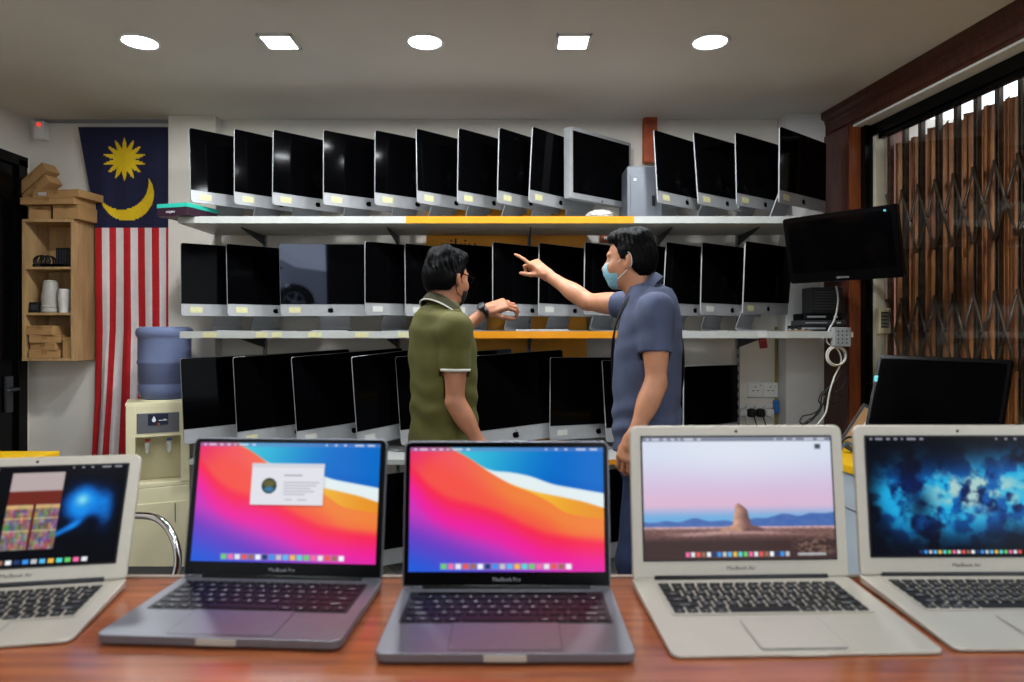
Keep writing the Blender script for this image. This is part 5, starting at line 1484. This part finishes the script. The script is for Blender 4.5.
    for sg in (-1, 1):
        hp = np.array([C[0], C[1], hipz]) + rt * sg * .066; kn = np.array([C[0], C[1], .49]) + rt * sg * .10 + f * .035; an = np.array([C[0], C[1], .07]) + rt * sg * .11 - f * .015
        tv_.cone(hp, kn, .084, .074, .04); tv_.cone(kn, an, .073, .062, .02)
    g = tv_.grid(tv_.lo, tv_.lo + tv_.h * tv_.n); P = g[1]
    tv_.f = (tv_.f + vnoise(P, 22, S['seed'] + 8) * .003).astype(np.float32)
    tv_.f = np.maximum(tv_.f, .05 - P[..., 2]).astype(np.float32)
    tv_.mesh('trousers', S['trousers'], t, off)
    for sg in (-1, 1): shoe(t, tuple(rt * sg * .11 + f * -.02), f)
    # eyes
    for sy in (-1, 1):
        bm = bmesh.new(); bmesh.ops.create_uvsphere(bm, u_segments=14, v_segments=10, radius=.0115)
        p = HC + HA[0] * .0775 + HA[1] * sy * .033 - off
        MB().bm(bm, 0, True).build('eye', M['eye'], t, loc=tuple(p)); bm.free()
    hair(HC, HA, .0042, S['puff'], S['seed'], S['zline'], M['hair'], t, off, S.get('hamp', .006))
    return t, off, HC, HA, nb, C, f, rt

def collar(t, off, nb, axis, f, m, trim=None, r0=.070, tilt=.0):
    """turned-down collar: stands up round the neck, falls outward, open at the front"""
    ax = nrm(axis); A = frame(f); f_ = nrm(f - ax * (f @ ax)); l_ = np.cross(ax, f_); mb = MB(); n = 40; rows = []
    prof = ((.000, .004), (-.002, .030), (.000, .044), (.004, .046), (.010, .036), (.019, .012), (.021, .008), (.017, .008), (.007, .026))
    for i in range(n + 1):
        a = R(26) + (2 * PI - R(52)) * i / n
        droop = .5 * (1 + math.cos(a)); row = []
        for dr, dz in prof:
            rr = r0 + dr + .010 * droop; zz = dz * (1. + .2 * droop) - .058 * droop + .004 * (1 - droop)
            row.append(tuple(np.asarray(nb) - off + (f_ * math.cos(a) * 1.02 + l_ * math.sin(a)) * rr + ax * zz))
        rows.append(row)
    mb.loft(rows, smooth=True, cap=True)
    o = mb.build('collar', m, t)
    if trim:
        MB().tube([Vector(r_[6]) for r_ in rows], .0032, 6, flat=(.0035, .0050)).build('collar_trim', trim, t)
    return o

# ---- the man in olive
aL = R(50)
sl_o = [(.86, .150, .112, .0), (.98, .146, .114, .005), (1.10, .144, .108, .0), (1.24, .158, .108, -.004), (1.34, .152, .096, -.012), (1.405, .112, .076, -.018), (1.435, .066, .058, -.015)]
curlF = lambda a, b, c: (a, b, c)
man, off, HC, HA, nb, C, f, rt = make_person('man in olive polo shirt with black watch and glasses, reaching towards the shelf', dict(
    C=(-.288, 2.85, 0), f=(.82, .57, 0), slices=sl_o, head=at(447, 276.5, 2.87), hf=(math.cos(aL), math.sin(aL), -.10), neck=(-.292, 2.845, 1.428),
    rs=(-.222, 2.700, 1.350), re=at(455, 402, 2.69), rw=at(481, 446, 2.68), ls=(-.355, 2.97, 1.36), le=at(445, 344, 3.12), lw=at(487, 310, 3.16),
    rhand=dict(d=(.25, .05, -.97), s=(.75, .65, .2), curls=[(20, 25, 15)] * 4, thumb=((.8, .5, .2), (.9, .2, .3), (.9, .1, .3))),
    lhand=dict(d=(.93, .12, .30), s=(.10, -.72, -.68), curls=[(36, 50, 34), (34, 46, 30), (32, 44, 30), (34, 46, 30)], thumb=((.75, .55, .35), (.85, .10, .50), (.9, .0, .45))),
    hs=.97, skin=M['skin2'], shirt=M['olive'], trousers=M['navy_trouser'], hem=.862, seed=3, sleevel=.55, sleever=.58, puff=.008, hamp=.0100,
    zline=[(-.12, -.072), (-.04, -.070), (-.02, -.040), (.0, -.010), (.018, .0), (.032, .034), (.055, .066), (.12, .080)]))
collar(t=man, off=off, nb=nb, axis=HC - HA[2] * .06 - nb, f=f, m=M['olive_dark'], trim=M['trim'])
s_, e_ = np.array((-.222, 2.700, 1.350)), np.array(at(455, 402, 2.69)); axr = nrm(e_ - s_)
band_ring(s_ + (e_ - s_) * .58 - axr * .002, axr, .0495, .011, .0105, 'sleeve_trim', M['trim'], man, off)
w0, e0 = np.array(at(487, 310, 3.16)), np.array(at(445, 344, 3.12)); axw = nrm(w0 - e0)
band_ring(w0 - axw * .014, axw, .0275, .024, .006, 'watch_strap', M['black'], man, off)
wn = nrm(np.cross(axw, (0, -.72, -.68))) ; wn = -wn if wn[2] < 0 else wn
wc = w0 - axw * .014 + wn * .036 - off
MB().lathe([(.019, -.004), (.021, -.002), (.021, .005), (.017, .008), (.001, .0082)], n=20, T=Matrix.Translation(wc) @ Vector(wn).to_track_quat('Z', 'Y').to_matrix().to_4x4()).build('watch_case', M['dark_grey'], man)
def hl(x, y, z): return tuple(np.asarray(HC) + HA[0] * x + HA[1] * y + HA[2] * z - off)
# black face mask
def face_mask(man, off, HC, HA, m, name='face_mask'):
    c = np.asarray(HC); v = Vol(c - .17, c + .17, .0042)
    def L(x, y, z): return c + x * HA[0] + y * HA[1] + z * HA[2]
    v.ell(L(.038, 0, -.060), HA, (.068, .0645, .062), .01); v.ell(L(.085, 0, -.040), HA, (.034, .028, .034), .03); v.ell(L(.066, 0, -.100), HA, (.030, .032, .024), .02)
    P = v.grid(v.lo, v.lo + v.h * v.n)[1]; q = (P - c) @ HA.T / (HA[0] @ HA[0])
    pl = np.sin(q[..., 2] * 420) * .0006
    edge_f = .040 - .20 * (q[..., 2] + .07) * 0
    v.f = np.maximum.reduce([v.f + pl, (edge_f - q[..., 0]), (q[..., 2] + .000 + np.abs(q[..., 1]) * .30), (-.122 - q[..., 2])]).astype(np.float32)
    o = v.mesh(name, m, man, off)
    return o
face_mask(man, off, HC, HA, M['black_matte'])
for sy in (-1, 1):
    MB().tube(catmull([hl(.045, sy * .063, -.035), hl(.02, sy * .073, -.02), hl(-.005, sy * .082, .012), hl(-.022, sy * .085, .0), hl(-.022, sy * .080, -.035), hl(.0, sy * .068, -.07), hl(.042, sy * .058, -.085)], 6), .0016, 6).build('mask_loop', M['black'], man)
gl = MB()
for sy in (-1, 1):
    gl.tube([hl(.104, sy * .034 + .022 * math.cos(a) - 0, -.002 + .017 * math.sin(a)) for a in [2 * PI * k / 20 for k in range(20)]], .0018, 6, closed=True)
    gl.tube(catmull([hl(.104, sy * .056, .004), hl(.092, sy * .070, .006), hl(.03, sy * .081, .008), hl(-.012, sy * .086, .010), hl(-.03, sy * .084, -.012)], 5), .0020, 6)
gl.tube(catmull([hl(.104, -.012, .002), hl(.110, 0, .006), hl(.104, .012, .002)], 4), .0016, 6)
gl = gl.build('spectacles', M['black_gloss'], man)
# pale front panel of the polo shirt
# ---- the man in blue
aR = R(25)
sl_b = [(.87, .152, .114, .0), (1.0, .148, .117, .008), (1.12, .148, .113, .006), (1.28, .166, .112, .0), (1.39, .160, .100, -.008), (1.46, .118, .078, -.014), (1.495, .068, .060, -.012)]
man2, off2, HC2, HA2, nb2, C2, f2, rt2 = make_person('man in slate blue polo shirt and pale blue face mask, pointing with outstretched arm', dict(
    C=(.520, 2.600, 0), f=(-.966, .26, 0), slices=sl_b, head=at(630.5, 259, 2.63), hf=(-math.cos(aR), math.sin(aR), -.04), neck=(.512, 2.612, 1.478),
    ls=(.512, 2.432, 1.415), le=at(656, 383, 2.40), lw=at(634, 437, 2.36), rs=(.505, 2.775, 1.44), re=at(588, 302, 2.95), rw=at(547, 274.5, 3.08),
    lhand=dict(d=(-.34, .0, -.94), s=(-.70, .65, .25), curls=[(28, 34, 20), (30, 38, 22), (34, 40, 24), (38, 42, 26)], thumb=((.8, .4, .3), (.92, .1, .3), (.95, .0, .3)), hs=.92),
    rhand=dict(d=(-.70, .20, .66), s=(-.50, -.66, -.30), curls=[(4, 6, 4), (62, 74, 40), (72, 80, 44), (76, 80, 44)], thumb=((.72, .50, .50), (.85, .05, .55), (.8, -.15, .6)), spread=(.06, .02, -.02, -.06), hs=.93),
    hs=.92, skin=M['skin'], shirt=M['slate'], trousers=M['denim'], hem=.885, seed=17, sleevel=.60, sleever=.42, puff=.006, hamp=.0055,
    zline=[(-.12, -.078), (-.05, -.078), (-.022, -.045), (.0, -.008), (.022, -.004), (.038, .036), (.058, .066), (.12, .080)]))
collar(t=man2, off=off2, nb=nb2, axis=HC2 - HA2[2] * .06 - nb2, f=f2, m=M['slate'])
face_mask(man2, off2, HC2, HA2, M['mask'])
def hl2(x, y, z): return tuple(np.asarray(HC2) + HA2[0] * x + HA2[1] * y + HA2[2] * z - off2)
for sy in (-1, 1):
    MB().tube(catmull([hl2(.045, sy * .064, -.022), hl2(.02, sy * .074, -.006), hl2(-.006, sy * .083, .018), hl2(-.024, sy * .087, .008), hl2(-.026, sy * .083, -.03), hl2(-.005, sy * .074, -.05), hl2(.042, sy * .060, -.085)], 6), .0019, 6).build('mask_loop', M['white'], man2)
# bag strap from the chest over the near shoulder and down the back
l2 = -rt2
def bp(fw, lf, z): return tuple(np.array([C2[0], C2[1], 0]) + f2 * fw + l2 * lf + np.array([0, 0, z]) - off2)
st = catmull([bp(.135, -.09, 1.12), bp(.136, -.05, 1.24), bp(.122, .0, 1.34), bp(.085, .055, 1.425), bp(.030, .084, 1.474), bp(-.03, .084, 1.466), bp(-.080, .06, 1.415), bp(-.116, .01, 1.32), bp(-.121, -.04, 1.20), bp(-.104, -.09, 1.06)], 8)
m = MB(); rows = []
for i, p in enumerate(st):
    d = (st[min(i + 1, len(st) - 1)] - st[max(i - 1, 0)]).normalized(); c_ = Vector((C2[0] - off2[0], C2[1] - off2[1], min(p.z, 1.40) - .02)); nn = (p - c_); nn = (nn - d * nn.dot(d)).normalized(); sd = d.cross(nn)
    rows.append([p + sd * .013 + nn * .004, p + sd * .013 + nn * .008, p - sd * .013 + nn * .008, p - sd * .013 + nn * .004])
m.loft(rows, smooth=False).build('bag_strap', M['strap'], man2)
# ------------------------------------------------------------------ parked car in the street, mirrored in the straight-facing screen
car = thing('parked_car', 'white car parked in the street behind the camera, mirrored in a screen', 'car', (-3.6, -7.3, -.05))
side = [(-2.1, .30), (-2.08, .62), (-1.95, .86), (-1.3, .95), (-.75, 1.40), (.55, 1.46), (1.35, 1.02), (2.0, .93), (2.28, .72), (2.30, .34)]
wx_ = (-1.35, 1.30)
low = [(2.25, .24)]
for cx_ in reversed(wx_):
    low += [(cx_ + .40 * math.cos(a), .30 + .40 * math.sin(a)) for a in [PI * k / 10 for k in range(11)]]
low += [(-2.05, .24)]
poly = side + low
m = MB()
m.prism(poly, -.80, .80, smooth=False)
m.build('car_body', M['carpaint'], car)
m = MB()
for y in (.802, -.806): m.prism([(-1.12, .98), (-.66, 1.34), (.0, 1.40), (.0, .98)], y, y + .004).prism([(.06, .98), (.06, 1.40), (.52, 1.38), (1.12, 1.0)], y, y + .004)
m.build('side_windows', M['black_gloss'], car)
for cx_ in wx_:
    for sy in (-1, 1):
        T = Matrix.Translation((cx_, sy * .72, .33)) @ Matrix.Rotation(-sy * PI / 2, 4, 'X')
        w_ = MB().lathe([(.20, -.09), (.30, -.09), (.33, -.06), (.33, .06), (.30, .09), (.21, .09), (.20, .07)], n=32, T=T).build('wheel', M['tyre'], car)
        r_ = MB().lathe([(.205, .075), (.205, .09), (.19, .092), (.185, .07)], n=32, T=T, cap=False)
        for k in range(5):
            r_.box((.10, 0, .075), (.19, .05, .02), 0, T @ Matrix.Rotation(2 * PI * k / 5, 4, 'Z'))
        r_.lathe([(.045, .06), (.045, .09), (.001, .092)], n=16, T=T).build('rim', M['alu'], w_)
MB().box((2.18, .62, .70), (.20, .25, .12), b=.03).build('headlamp', M['chrome'], car)
bpy.context.view_layer.update()
